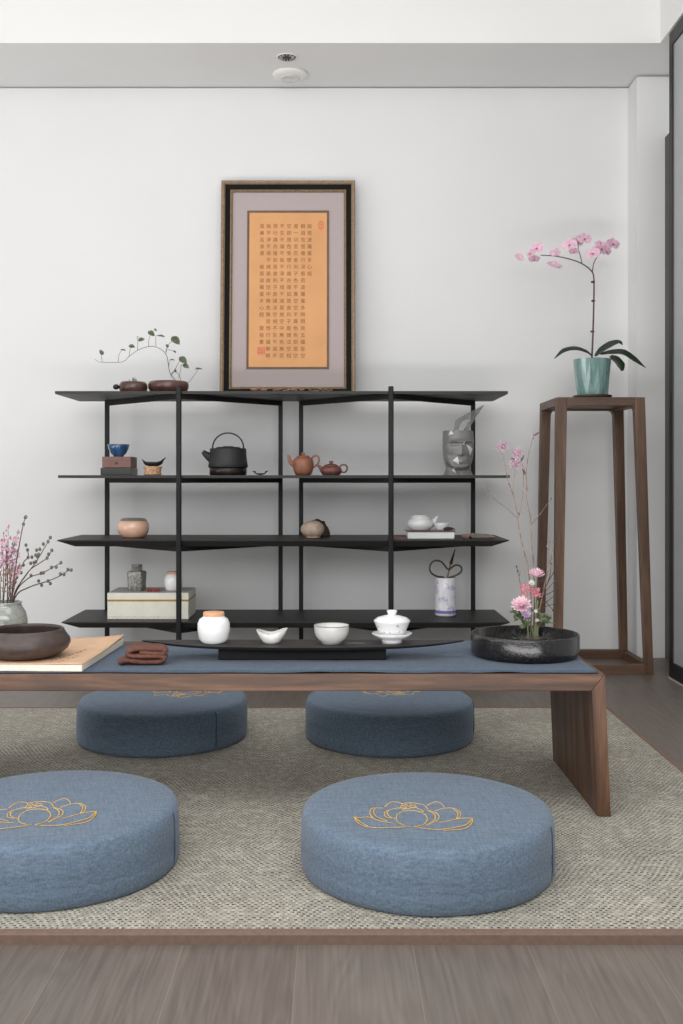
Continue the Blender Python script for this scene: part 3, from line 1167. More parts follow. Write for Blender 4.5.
# ------------------------------------------------------------------ ikebana dish
SB = Vector((0.4950, 2.740, CLZ))
t = thing('flower_dish', 'low round black glazed dish holding the cut flowers on the table', 'dish', SB)
bm = B()
lathe(bm, [(0, 0.001), (0.128, 0.0), (0.1345, 0.002), (0.1385, 0.008), (0.1400, 0.018), (0.1402, 0.052), (0.1396, 0.0575), (0.137, 0.0590), (0.1345, 0.0565), (0.1335, 0.020), (0.126, 0.012), (0, 0.010)], 80)
obj('dish_body', bm, IRON, t)
bm = B()
lathe(bm, [(0, 0.0215), (0.1332, 0.0215), (0.1332, 0.019), (0, 0.019)], 64)
obj('water', bm, WATER, t)

KZ = Vector(((532.5 - VX) * 2.845 / F, 2.845, CLZ + 0.0125))
t = thing('pin_holder', 'round metal flower pin holder standing in the black dish', 'flower holder', KZ)
bm = B()
lathe(bm, [(0, 0), (0.033, 0), (0.034, 0.002), (0.034, 0.011), (0.033, 0.012), (0, 0.012)], 36)
obj('holder_base', bm, PIN, t)
bm = B()
for i in range(-5, 6):
    for j in range(-5, 6):
        x, y = i * 0.0056, j * 0.0056
        if x * x + y * y < 0.031 ** 2:
            tube(bm, [(x, y, 0.011), (x, y, 0.0205)], 0.0009, 0.0003, 4, smooth=False)
o = obj('pins', bm, PIN, t)
o['kind'] = 'stuff'
KT = KZ + Vector((0, 0, 0.0135))
ID = 2.845


def kk(u, v, d=ID):        # spot in the enlarged dish view
    return W(480 + u / 5.69, 560 + v / 5.69, d)


def bb(u, v, d=ID):        # spot in the enlarged branch view
    return W(480 + u / 7.31, 430 + v / 7.31, d)


def flower_stem(name, label, cat, foot, pts, mat, r0=0.0018, r1=0.0013):
    t = thing(name, label, cat, foot, 0)
    bm = B()
    tube(bm, [Vector(p) - foot for p in [foot] + pts], r0, r1, 6)
    obj('stem', bm, mat, t)
    return t


def mum(bm, c, axis, r, layers, seed):
    rnd = random.Random(seed)
    axis = Vector(axis).normalized()
    s = axis.cross(Vector((0.2, 1, 0.1))).normalized()
    u = s.cross(axis)
    for li, (n, el, L) in enumerate(layers):
        for k in range(n):
            a = 2 * PI * (k + 0.5 * (li % 2)) / n + rnd.uniform(-.1, .1)
            rad = s * math.cos(a) + u * math.sin(a)
            e = R(el + rnd.uniform(-7, 7))
            d = rad * math.cos(e) + axis * math.sin(e)
            petal(bm, c + rad * r * 0.05, d, axis * math.cos(e) - rad * math.sin(e), r * L * rnd.uniform(.9, 1.08), r * 0.27, curl=0.22, fold=0.3, rows=4, point=1.15)


for (u, v, r, seed, lab, fo, ax, lay) in [
    (318, 96, 0.0265, 1, 'large pink chrysanthemum, the higher of the two in the black dish', (0.004, 0.004), (0.05, -0.25, 1),
     [(14, 12, 1.05), (13, 32, 1.0), (11, 50, 0.9), (8, 68, 0.75)]),
    (238, 262, 0.030, 2, 'large pink chrysanthemum, the lower one leaning left over the black dish', (-0.010, -0.004), (-0.2, -0.65, 0.75),
     [(18, 5, 1.0), (17, 22, 0.95), (15, 40, 0.85), (12, 58, 0.7), (8, 75, 0.5)]),
]:
    c = kk(u, v, ID - 0.01)
    foot = KT + Vector((fo[0], fo[1], 0))
    t = flower_stem('chrysanthemum', lab, 'flower', foot, [foot.lerp(c, 0.5) + Vector((0.002, 0, 0)), c], STEMG)
    bm = B()
    mum(bm, c - foot, ax, r, lay, seed)
    obj('bloom', bm, PINKM, t)
    bm = B()
    ball(bm, c - foot + Vector((0, 0, -0.002)), 0.005, 8, (1, 1, 0.8))
    obj('calyx', bm, STEMG, t)

# red flowerlets
rc = [(262, 165), (316, 182)]
for i, (u, v) in enumerate(rc):
    c = kk(u, v, ID - 0.015)
    foot = KT + Vector((0.002 + 0.006 * i, -0.008, 0))
    t = flower_stem('waxflower_sprig', ['tiny red flowers on a sprig, left cluster between the chrysanthemums', 'tiny red flowers on a sprig, right cluster between the chrysanthemums'][i], 'flower', foot,
                    [foot.lerp(c, 0.55), c], STEMG, 0.0014, 0.001)
    rnd = random.Random(40 + i)
    for k in range(11):
        bm = B()
        p = c - foot + Vector((rnd.uniform(-.012, .012), rnd.uniform(-.008, .002), rnd.uniform(-.012, .012)))
        ax = Vector((rnd.uniform(-.4, .4), -1, rnd.uniform(-.2, .5))).normalized()
        mum(bm, p, ax, 0.0085, [(5, 15, 1.0), (5, 45, 0.7)], k)
        ball(bm, p + ax * 0.0015, 0.0016, 6)
        obj('floret', bm, REDF, t)
for (u, v, mt, r, lab, cat, fo) in [(294, 133, WFLO, 0.010, 'small white flower head just under the higher chrysanthemum', 'flower', (-0.004, 0.008)),
                                    (264, 312, VIOL, 0.015, 'pale violet daisy below the lower pink chrysanthemum', 'flower', (-0.012, -0.012)),
                                    (318, 293, WFLO, 0.006, 'tiny white bloom among the stems, middle height', 'flower', (0.003, -0.016)),
                                    (324, 345, WFLO, 0.0065, 'tiny white bloom among the stems, lowest of all', 'flower', (0.009, -0.016))]:
    c = kk(u, v, ID - 0.02)
    foot = KT + Vector((fo[0], fo[1], 0))
    t = flower_stem('small_daisy', lab, cat, foot, [foot.lerp(c, 0.6), c], STEMG, 0.0012, 0.0009)
    bm = B()
    mum(bm, c - foot, (-0.1, -0.7, 0.6), r, [(12, 8, 1.0), (10, 30, 0.9), (7, 55, 0.7)], int(u))
    obj('bloom', bm, mt, t)
# leafy green stems
for i, (lab, tip, pts, cnt) in enumerate([
        ('green leafy sprig spilling left in the black dish', (196, 300), [(196, 300), (188, 325), (205, 320), (222, 335), (240, 345), (232, 318), (250, 365), (262, 378), (212, 298), (245, 330)], 3),
        ('green leafy sprig spilling right in the black dish', (388, 340), [(388, 340), (398, 360), (372, 330), (360, 345), (345, 335), (352, 318), (372, 352), (340, 352), (366, 312), (380, 325)], 3)]):
    foot = KT + Vector((-0.016 + 0.032 * i, -0.002, 0))
    t = flower_stem('leafy_sprig', lab, 'foliage', foot, [kk(270 if i == 0 else 330, 380), kk(*tip)], STEMG, 0.0014, 0.0008)
    rnd = random.Random(60 + i)
    for (u, v) in pts:
        bm = B()
        p = kk(u, v, ID - 0.012 + rnd.uniform(-.012, .012)) - foot
        for q in range(3):
            a = rnd.uniform(-0.6, PI + 0.6)
            petal(bm, p, (math.cos(a), rnd.uniform(-.5, .3), math.sin(a) * 0.8), (0, -0.7, 0.7), rnd.uniform(.011, .017), .0075, curl=-0.2, fold=0.3, rows=4)
        obj('leaf', bm, LEAFM, t)
# upright stalks
for i, u in enumerate((278, 292, 330, 345)):
    foot = KT + Vector((-0.012 + 0.008 * i, 0.006, 0))
    v = (330, 240, 230, 320)[i]
    top = kk(u, v)
    t = flower_stem('cut_stalk', 'plain cut green stalk standing in the pin holder', 'stem', foot, [foot.lerp(top, .5), top], STEMG, 0.0018, 0.0013)
    t['group'] = 'cut stalks in the pin holder'
    bm = B()
    p = top - foot
    for q in range(3):
        petal(bm, p * (0.55 + 0.2 * q), (1 if q % 2 else -1, -.3, 0.6), (0, -0.7, 0.6), 0.012, 0.006, rows=4)
    obj('leaf', bm, LEAFM, t)

# tall blossoming branches


def branch(lab, foot, main, subs, mat, flowers=(), leaves=(), buds=(), r0=0.0021, r1=0.0010, name='tall_branch', pm=None, fr=0.0175):
    t = thing(name, lab, 'branch', foot)
    bm = B()
    tube(bm, [Vector(p) - foot for p in [foot] + main], r0, r1, 6)
    for sb in subs:
        tube(bm, [Vector(p) - foot for p in sb], r1 * 1.15, r1 * 0.6, 5)
    obj('stem', bm, mat, t)
    rnd = random.Random(len(lab))
    for (p) in flowers:
        bm = B()
        c = Vector(p) - foot
        for g in range(6):
            cc = c + Vector((rnd.uniform(-.010, .010), rnd.uniform(-.006, .004), rnd.uniform(-.008, .008)))
            ax = Vector((rnd.uniform(-.7, .7), -0.8, rnd.uniform(-.3, .7)))
            mum(bm, cc, ax, fr * 0.72, [(5, 10, 1.0), (4, 45, 0.7)], g)
        obj('blossom', bm, pm or PINKB, t)
    for (p, q, w) in leaves:
        bm = B()
        a, b = Vector(p) - foot, Vector(q) - foot
        petal(bm, a, b - a, (0, -0.8, 0.5), (b - a).length, w, fold=0.3, rows=6)
        obj('leaf', bm, LEAFR, t)
    for p in buds:
        bm = B()
        ball(bm, Vector(p) - foot, 0.0022, 7, (1, 1, 1.7))
        obj('bud', bm, mat, t)
    return t


f1 = KT + Vector((-0.004, 0.012, 0))
branch('tall forked branch in the black dish with two bright pink blossoms', f1,
       [kk(292, 250), bb(350, 1010), bb(320, 880), bb(285, 720), bb(275, 640), bb(250, 500), bb(215, 400), bb(190, 300), bb(165, 165)],
       [[bb(272, 640), bb(200, 575), bb(110, 505), bb(60, 440), bb(42, 400)], [bb(282, 640), bb(300, 570), bb(314, 460)], [bb(250, 500), bb(246, 440), bb(250, 360), bb(258, 290)]],
       STEMB, [bb(158, 120), bb(255, 255)], [], [bb(42, 410), bb(314, 455), bb(282, 610), bb(210, 395)], pm=PINKB)
f2 = KT + Vector((0.004, 0.014, 0))
branch('tall slim branch in the black dish with dark leaves and a pink blossom', f2,
       [kk(310, 250, ID + 0.028), bb(392, 1010, ID + 0.035), bb(380, 850, ID + 0.035), bb(370, 650, ID + 0.035), bb(348, 540, ID + 0.035), bb(338, 440, ID + 0.035), bb(336, 330, ID + 0.035), bb(305, 240, ID + 0.035)],
       [[bb(378, 690, ID + 0.035), bb(440, 615, ID + 0.035), bb(520, 500, ID + 0.035)], [bb(318, 300, ID + 0.035), bb(318, 390, ID + 0.035), bb(314, 460, ID + 0.035)], [bb(345, 250, ID + 0.035), bb(355, 180, ID + 0.035), bb(375, 100, ID + 0.035), bb(388, 40, ID + 0.035)], [bb(336, 335, ID + 0.035), bb(340, 290, ID + 0.035), bb(345, 250, ID + 0.035)]],
       STEMB, [bb(265, 165, ID + 0.035)], [(bb(300, 235, ID + 0.035), bb(216, 203, ID + 0.035), 0.006), (bb(302, 230, ID + 0.035), bb(320, 178, ID + 0.035), 0.005), (bb(330, 330, ID + 0.035), bb(308, 280, ID + 0.035), 0.006), (bb(388, 45, ID + 0.035), bb(446, 12, ID + 0.035), 0.006), (bb(338, 450, ID + 0.035), bb(345, 415, ID + 0.035), 0.005)],
       [bb(520, 498, ID + 0.035), bb(388, 30, ID + 0.035), bb(345, 440, ID + 0.035), bb(300, 215, ID + 0.035), bb(390, 60, ID + 0.035)])
f3 = KT + Vector((0.016, 0.010, 0))
branch('short wiry grey twig right of the chrysanthemums in the black dish', f3,
       [kk(335, 330), kk(350, 220), kk(385, 130), kk(420, 70)],
       [[kk(350, 220), kk(372, 180), kk(425, 120)], [kk(345, 240), kk(375, 240), kk(428, 200)], [kk(340, 290), kk(375, 265), kk(425, 250)], [kk(385, 130), kk(400, 80), kk(405, 20)], [kk(352, 215), kk(360, 150), kk(372, 100)],
        [kk(375, 240), kk(395, 260), kk(415, 285)], [kk(365, 200), kk(395, 190), kk(432, 165)], [kk(330, 130), kk(350, 118), kk(375, 100)]], STEMD, [], [], [kk(425, 120), kk(428, 200), kk(405, 20), kk(420, 70), kk(425, 250), kk(415, 285)], 0.0018, 0.0011)
f4 = KT + Vector((0.014, 0.018, 0))
branch('pale curling twig behind the wiry twig in the black dish', f4,
       [kk(330, 330), bb(500, 1010), bb(525, 940), bb(505, 880), bb(492, 850), bb(510, 818), bb(535, 815)],
       [[bb(525, 940), bb(535, 900), bb(532, 880)]], STEMB, [], [], [bb(492, 852), bb(535, 815), bb(532, 880)], 0.0015, 0.0010)
f5 = KT + Vector((-0.018, 0.012, 0))
branch('short thin bare twig pointing left beside the higher chrysanthemum', f5, [kk(258, 330), kk(240, 200), kk(222, 95), kk(208, 35)], [[kk(222, 95), kk(228, 70), kk(226, 60)]], STEMD, [], [], [kk(208, 38), kk(214, 62)], 0.0011, 0.0006)

# ------------------------------------------------------------------ shelving unit
SY0, SY1 = 4.45, 4.88
SX0, SX1 = -1.175, 0.737
t = thing('display_shelf', 'wide open black four-tier shelf on thin posts along the wall', 'shelf', (-0.21, 4.665, 0))
ox, oy = t.location.x, t.location.y
ZS = [1.197, 0.8405, 0.5657, 0.218]
SH_T = [0.012, 0.012, 0.028, 0.026]
XS = [(-1.187, 0.733), (-1.174, 0.741), (-1.178, 0.738), (-1.159, 0.741)]
for z, th, (x0, x1) in zip(ZS, SH_T, XS):
    bm = B()
    x0 -= ox
    x1 -= ox
    y0, y1 = SY0 - oy, SY1 - oy
    if th < 0.02:
        box(bm, x0, x1, y0, y1, z - th, z)
    else:
        i = 0.074
        hexa(bm, [(x0 + i, y0 + 0.012, z - th), (x1 - i, y0 + 0.012, z - th), (x1 - i, y1, z - th), (x0 + i, y1, z - th)],
             [(x0, y0, z - 0.004), (x1, y0, z - 0.004), (x1, y1, z - 0.004), (x0, y1, z - 0.004)])
        box(bm, x0, x1, y0, y1, z - 0.004, z)
    obj('shelf_board', bm, BLACKTOP, t, smooth=False)
BX = [-1.055, -0.252, -0.157, 0.639]
FX = [-0.661, 0.237]
h = 0.0098
for x in BX:
    bm = B()
    box(bm, x - h - ox, x + h - ox, 4.862 - h - oy, 4.862 + h - oy, 0.0, ZS[0] - 0.003)
    obj('post', bm, POST, t, smooth=False, bevel=0.002)
for x in FX:
    bm = B()
    box(bm, x - h * 1.12 - ox, x + h * 1.12 - ox, 4.444 - h - oy, 4.444 + h - oy, 0.0, 1.217)
    obj('post', bm, POST, t, smooth=False, bevel=0.0045, seg=3)
for z, th in zip(ZS, SH_T):
    for fi, fx in enumerate(FX):
        for bx in BX[fi * 2:fi * 2 + 2]:
            bm = B()
            a, b = Vector((fx - ox, 4.452 - oy, 0)), Vector((bx - ox, 4.862 - oy, 0))
            dv = (b - a).normalized()
            n = Vector((-dv.y, dv.x, 0)) * 0.009
            z0, z1 = z - th - 0.021, z - th - 0.0002
            q = [a - n, b - n, b + n, a + n]
            hexa(bm, [(p.x, p.y, z0) for p in q], [(p.x, p.y, z1) for p in q])
            obj('brace_bar', bm, BLACK, t, smooth=False)
        # little gusset where the two braces meet the front post
        bm = B()
        gx = fx - ox
        g = [(gx, 4.45 - oy), (gx + 0.085, 4.54 - oy), (gx - 0.085, 4.54 - oy)]
        va = [bm.verts.new((x, y, z - th - 0.008)) for x, y in g]
        vb = [bm.verts.new((x, y, z - th - 0.001)) for x, y in g]
        bm.faces.new(va)
        bm.faces.new(vb[::-1])
        for i in range(3):
            j = (i + 1) % 3
            bm.faces.new((va[i], va[j], vb[j], vb[i]))
        obj('gusset', bm, BLACK, t, smooth=False)

S1, S2, S3, S4 = [z + 0.0006 for z in ZS]


def sx(px, d=4.62):
    return (px - VX) * d / F


# ------------------------------------------------------------------ framed calligraphy
fh, fw = 1.03, 0.628
lean = math.atan2(0.078, fh)
t = thing('framed_calligraphy', 'tall framed calligraphy on orange paper leaning on the wall above the shelf', 'picture', ((287.6 - VX) * 4.86 / F, 4.874, S1))
t.rotation_euler = (-lean, 0, 0)


def frame_ring(name, x0, x1, z0, z1, prof, mat):
    bm = B()
    rows = []
    for i, y in prof:
        rows.append([bm.verts.new(p) for p in ((x0 + i, y, z0 + i), (x1 - i, y, z0 + i), (x1 - i, y, z1 - i), (x0 + i, y, z1 - i))])
    for a, b in zip(rows, rows[1:] + rows[:1]):
        for j in range(4):
            k = (j + 1) % 4
            bm.faces.new((a[j], a[k], b[k], b[j]))
    return obj(name, bm, mat, t, smooth=False)


hx = fw / 2
frame_ring('gilt_outer_moulding', -hx, hx, 0, fh, [(0, 0), (0, -0.024), (0.004, -0.029), (0.012, -0.028), (0.0185, -0.022), (0.0185, 0)], GILT)
frame_ring('black_moulding', -hx + 0.0185, hx - 0.0185, 0.0185, fh - 0.0185, [(0, 0), (0, -0.022), (0.012, -0.019), (0.024, -0.017), (0.024, 0)], FBLACK)
frame_ring('gilt_inner_slip', -hx + 0.0425, hx - 0.0425, 0.0425, fh - 0.0425, [(0, 0), (0, -0.018), (0.005, -0.020), (0.011, -0.012), (0.011, 0)], GILT)
bm = B()
box(bm, -hx + 0.05, hx - 0.05, -0.008, -0.003, 0.05, fh - 0.05)
obj('mat_board', bm, MAT_B, t, smooth=False)
# paper: 247-328 x 211-370 in the photo
pz = lambda py: (fh * (1 - (py - 181) / (398.5 - 181)))
px_ = lambda px: (px - 287.6) * 4.92 / F
x0, x1, z0, z1 = px_(246.6), px_(328.4), pz(369.5), pz(210.8)
frame_ring('paper_bevel', x0, x1, z0, z1, [(0, -0.0075), (0, -0.0125), (0.010, -0.0098), (0.010, -0.0075)], MAT_BEV)
bm = B()
box(bm, x0 + 0.006, x1 - 0.006, -0.0095, -0.007, z0 + 0.006, z1 - 0.006)
obj('orange_paper', bm, PAPER, t, smooth=False)
cols = ['般若波羅蜜多心經',
        '觀自在菩薩行深般若波羅蜜多時照見五蘊皆空',
        '度一切苦厄舍利子色不異空空不異色色即是空',
        '空即是色受想行識亦復如是舍利子是諸法空相',
        '不生不滅不垢不淨不增不減是故空中無色無受',
        '想行識亦復如是舍利子是諸法空相不生不滅不',
        '垢不淨不增不減是故空中無色無受想行識無眼',
        '耳鼻舌身意　般若波羅蜜多心經　雲祖書']
cxs = [309, 302.5, 295.3, 288.5, 281.5, 274.7, 268, 261.4]
tmp_me = []
GL = {}
dg = bpy.context.evaluated_depsgraph_get()


def glyph(ch):
    if ch not in GL:
        c = bpy.data.curves.new('glyph', 'FONT')
        c.body = ch
        c.size = 1.0
        c.resolution_u = 2
        o = bpy.data.objects.new('glyph', c)
        COL.objects.link(o)
        bpy.context.view_layer.update()
        d2 = bpy.context.evaluated_depsgraph_get()
        GL[ch] = bpy.data.meshes.new_from_object(o.evaluated_get(d2))
        bpy.data.objects.remove(o)
        bpy.data.curves.remove(c)
    return GL[ch]


bm = B()
size = 0.0228
for cx0, s in zip(cxs, cols):
    for i, ch in enumerate(s):
        if ch == '　':
            continue
        me = glyph(ch)
        if not len(me.vertices):
            continue
        xs = [v.co.x for v in me.vertices]
        ys = [v.co.y for v in me.vertices]
        mx, my = (min(xs) + max(xs)) / 2, 0.36
        cz_ = pz(226.5 + i * 6.83)
        vv = [bm.verts.new((px_(cx0) + (v.co.x - mx) * size, -0.0098, cz_ + (v.co.y - my) * size)) for v in me.vertices]
        for p in me.polygons:
            try:
                bm.faces.new([vv[k] for k in p.vertices])
            except ValueError:
                pass
o = obj('handwritten_text', bm, INK, t, smooth=False)
for me in GL.values():
    bpy.data.meshes.remove(me)
bm = B()
sxx, szz = px_(261.2), pz(351.5)
for k in range(4):
    x = sxx - 0.0145 + 0.0097 * k
    box(bm, x - 0.0022, x + 0.0022, -0.0098, -0.009, szz - 0.0165, szz + 0.0165)
for k in range(5):
    z = szz - 0.0155 + 0.0078 * k
    box(bm, sxx - 0.0165, sxx + 0.0165, -0.0099, -0.009, z - 0.0014, z + 0.0014)
obj('red_seal', bm, SEAL, t, smooth=False)
bm = B()
sxx, szz = px_(320.4), pz(225.5)
lathe(bm, [(0.011, 0.0), (0.0135, 0.0), (0.0135, 0.0008), (0.011, 0.0008), (0.011, 0.0)], 24)
for v in bm.verts:
    v.co = Vector((sxx + v.co.x, -0.0095 - v.co.z, szz + v.co.y * 1.6))
for k in range(4):
    z = szz - 0.012 + 0.008 * k
    box(bm, sxx - 0.008, sxx + 0.008, -0.0099, -0.009, z - 0.0016, z + 0.0016)
obj('oval_seal', bm, SEAL, t, smooth=False)

# carved wood ornaments in front of the frame
for i, (xa, xb, ytop, lab) in enumerate([
        (251, 267, 386.3, 'pinkish carved wood bit before the frame, tallest, at the left'),
        (273, 290, 387.8, 'pinkish carved wood bit before the frame, second from the left'),
        (291, 304, 386.9, 'pinkish carved wood bit before the frame, third from the left'),
        (309, 332, 388.2, 'pinkish carved wood bit before the frame, longest, at the right')]):
    d = 4.56
    xm = (xa + xb) / 2
    hh = (H - (ytop - VY) * d / F) - S1
    hw2 = (xb - xa) / 2 * d / F
    t = thing('carved_ornament', lab, 'ornament', (sx(xm, d), d, S1), 0, 'carved wood bits before the framed calligraphy')
    rnd = random.Random(80 + i)
    bm = B()
    lathe(bm, [(0, 0), (hw2 * 0.9, 0), (hw2, hh * 0.18), (hw2 * 0.85, hh * 0.36), (0, hh * 0.4)], 18, sy=0.45)
    obj('foot', bm, DKRIM, t)
    bm = B()
    n = 7 if i != 3 else 9
    for k in range(n):
        f = -1 + 2 * k / (n - 1)
        r = hh * 0.2 * rnd.uniform(.85, 1.1)
        z = hh * (0.42 + 0.36 * rnd.random() * (1 - 0.4 * abs(f)))
        if k == n // 2:
            z = hh - r
        ball(bm, Vector((f * (hw2 - r), rnd.uniform(-.006, .006), min(z, hh - r))), r, 8, (1.5, 1.1, 1))
    obj('carving', bm, ORNA, t)

# ------------------------------------------------------------------ top shelf: dishes and vine
D1 = 4.63


def z1(u, v, d=D1):
    return W(90 + u / 5.69, 325 + v / 5.69, d)


t = thing('shallow_dish', 'smaller shallow brown lacquer dish on the top shelf, left of the vine', 'dish', (sx(133.4, D1), D1, S1))
bm = B()
lathe(bm, [(0, 0), (0.050, 0), (0.058, 0.010), (0.0625, 0.026), (0.061, 0.044), (0.054, 0.054), (0.050, 0.054), (0.054, 0.044), (0.056, 0.028), (0.044, 0.012), (0, 0.010)], 48)
obj('dish_body', bm, DISHW, t)
bm = B()
ball(bm, Vector((-0.074, -0.01, 0.032)), 0.012, 10, (1.2, 1, 1))
tube(bm, [(-0.060, -0.008, 0.032), (-0.074, -0.01, 0.032)], 0.006, 0.007, 8, smooth=False)
obj('dark_knob', bm, DKTWIG, t)
bm = B()
rnd = random.Random(2)
for k in range(14):
    a = rnd.uniform(0, PI)
    petal(bm, (0.0 + rnd.uniform(-.012, .012), 0, 0.046), (math.cos(a) * 0.6, rnd.uniform(-.3, .3), 1), (0, -1, 0), rnd.uniform(.014, .032), .005, rows=3)
obj('green_tuft', bm, LEAFG, t)
bm = B()
lathe(bm, [(0, 0.046), (0.053, 0.046), (0.053, 0.040), (0, 0.040)], 24)
obj('soil', bm, SOIL, t)

VR = Vector((sx(168.5, D1), D1, S1))
t = thing('potted_vine', 'arching leafy vine in the larger brown lacquer dish on the top shelf', 'plant', VR)
bm = B()
lathe(bm, [(0, 0), (0.062, 0), (0.080, 0.010), (0.0885, 0.028), (0.0885, 0.044), (0.084, 0.055), (0.080, 0.056), (0.079, 0.046), (0.078, 0.030), (0.062, 0.012), (0, 0.010)], 56)
obj('dish_body', bm, DISHW, t)
bm = B()
lathe(bm, [(0, 0.049), (0.077, 0.047), (0.077, 0.042), (0, 0.042)], 32)
obj('soil', bm, SOIL, t)
stems = [
    [(492, 345), (488, 318), (455, 272), (445, 220), (435, 172), (400, 136), (345, 121), (275, 142), (222, 180), (180, 211), (70, 212), (42, 205), (28, 193)],
    [(70, 212), (66, 185), (65, 160)], [(160, 211), (165, 170), (180, 142)], [(222, 178), (228, 140), (236, 122)], [(270, 145), (272, 100), (268, 65), (288, 82)],
    [(332, 124), (335, 85), (345, 50)], [(375, 126), (374, 90), (378, 60), (400, 62)], [(432, 165), (440, 125), (462, 95), (478, 85)], [(430, 152), (436, 135), (440, 122)],
    [(440, 140), (465, 145), (482, 156)], [(448, 235), (452, 205), (468, 197)], [(458, 285), (485, 250), (512, 200), (526, 200)], [(505, 300), (515, 260), (520, 228), (540, 232)],
    [(540, 345), (565, 322), (590, 290), (615, 255)], [(490, 340), (515, 310), (490, 265), (460, 290), (480, 320)], [(470, 270), (484, 255), (488, 248)],
]
bm = B()
for i, s in enumerate(stems):
    tube(bm, [z1(u, v, D1 + 0.008 * math.sin(u * 0.02)) - VR for u, v in s], 0.0016 if i == 0 else 0.0011, 0.0008, 5)
obj('stem', bm, STEMD, t)
leaves = [(65, 155, -0.5, .9, 34, 'b'), (188, 142, 1, -.1, 34, 'f'), (238, 121, .9, -.2, 38, 'b'), (292, 83, .9, .15, 40, 'b'), (350, 48, .7, -.5, 48, 'b'), (405, 63, 1, -.1, 46, 'f'), (372, 28, .5, -.6, 22, 'f'),
          (488, 88, .75, -.65, 66, 'b'), (440, 120, .2, -.5, 26, 'f'), (482, 152, .7, -.6, 22, 'f'), (468, 198, 1, -.1, 30, 'f'), (530, 200, .7, -.6, 58, 'b'), (546, 234, .9, -.5, 42, 'b'), (618, 250, 1, .1, 44, 'f'), (610, 246, -.8, .5, 20, 'f'), (486, 262, .3, -.9, 20, 'f')]
for (u, v, dx, dz, s, kd) in leaves:
    bm = B()
    L = s / 5.69 * D1 / F
    dvec = Vector((dx, -0.25, dz)).normalized()
    c = z1(u, v) - VR
    nrm = (0.15, -0.9, 0.5) if kd == 'b' else (0.05, -0.45, 0.95)
    petal(bm, c - dvec * L * 0.5, dvec, nrm, L, L * 0.72, curl=-0.12, fold=0.25, point=0.75, rows=7)
    obj('leaf', bm, LEAFG, t)

# ------------------------------------------------------------------ second tier
D2 = 4.56


def bodybox(bm, w, dep, h0, h1):
    box(bm, -w / 2, w / 2, -dep / 2, dep / 2, h0, h1)


def z2h(py, d=D2):
    return H - (py - VY) * d / F - S2


t = thing('box', 'flat black lacquer box on the second tier, bottom of the stack', 'box', (sx(115.7, 4.52), 4.595, S2))
bm = B()
bodybox(bm, 0.132, 0.15, 0, 0.0315)
obj('box_body', bm, BOXK, t, smooth=False, bevel=0.002)
bm = B()
bodybox(bm, 0.1325, 0.1505, 0.019, 0.0197)
obj('lid_joint', bm, DKTWIG, t, smooth=False)
t = thing('box', 'brown box on the second tier between the black box and blue bowl', 'box', (sx(116.2, 4.52), 4.595, S2 + 0.0322))
bm = B()
bodybox(bm, 0.124, 0.14, 0, 0.0475)
obj('box_body', bm, BOXB, t, smooth=False, bevel=0.002)
bm = B()
bodybox(bm, 0.1246, 0.1406, 0.030, 0.0306)
obj('lid_joint', bm, DKRIM, t, smooth=False)
bm = B()
box(bm, -0.006, 0.006, -0.0725, -0.0695, 0.014, 0.024)
obj('clasp', bm, DKRIM, t, smooth=False)
t = thing('bowl', 'small blue glazed bowl standing on the stacked boxes', 'bowl', (sx(118.3, 4.58), 4.585, S2 + 0.0322 + 0.0482))
bm = B()
lathe(bm, [(0, 0.002), (0.018, 0.002), (0.019, 0), (0.022, 0), (0.0225, 0.005), (0.034, 0.016), (0.044, 0.036), (0.048, 0.053), (0.0465, 0.054), (0.042, 0.036), (0.03, 0.016), (0, 0.010)], 48)
obj('bowl_body', bm, BLUEG, t)

t = thing('wicker_stand', 'small pale wicker cup holder under the black leaf dish', 'basket', (sx(152.8, D2), D2, S2))
bm = B()


def rib(a, r, z):
    return 1 + 0.025 * math.cos(18 * a)


lathe(bm, [(0, 0), (0.035, 0), (0.036, 0.006), (0.034, 0.014), (0.036, 0.026), (0.039, 0.034), (0.0385, 0.038), (0.036, 0.038), (0.033, 0.030), (0, 0.028)], 72, wob=rib)
obj('woven_body', bm, WICKER, t)
for zz_, rr in ((0.005, 0.037), (0.020, 0.0358), (0.034, 0.0398)):
    bm = B()
    pts = [(math.cos(2 * PI * k / 36) * rr, math.sin(2 * PI * k / 36) * rr, zz_ + 0.0008 * math.sin(k * 3)) for k in range(37)]
    tube(bm, pts, 0.0018, n=6, smooth=False)
    obj('woven_hoop', bm, WICKER, t)
t = thing('leaf_dish', 'black leaf-shaped dish with upturned tips on the wicker stand', 'dish', (sx(153.5, D2), D2, S2 + 0.0385))
bm = B()
lathe(bm, [(0, 0.001), (0.020, 0), (0.034, 0.004), (0.041, 0.014), (0.041, 0.019), (0.038, 0.019), (0.030, 0.009), (0, 0.006)], 48)
for v in bm.verts:
    x = v.co.x
    v.co.x *= 1.12
    v.co.z += 0.014 * max(0, (x / 0.04)) ** 4 + 0.005 * max(0, (-x / 0.04)) ** 4
    v.co.y *= 0.75
obj('dish_body', bm, DKTWIG, t)
bm = B()
tube(bm, [(0.040, 0, 0.028), (0.048, 0, 0.033), (0.054, 0, 0.039)], 0.004, 0.0012, 6)
tube(bm, [(-0.040, 0, 0.020), (-0.046, 0, 0.026), (-0.050, 0, 0.032)], 0.0035, 0.001, 6)
obj('leaf_tips', bm, DKTWIG, t)

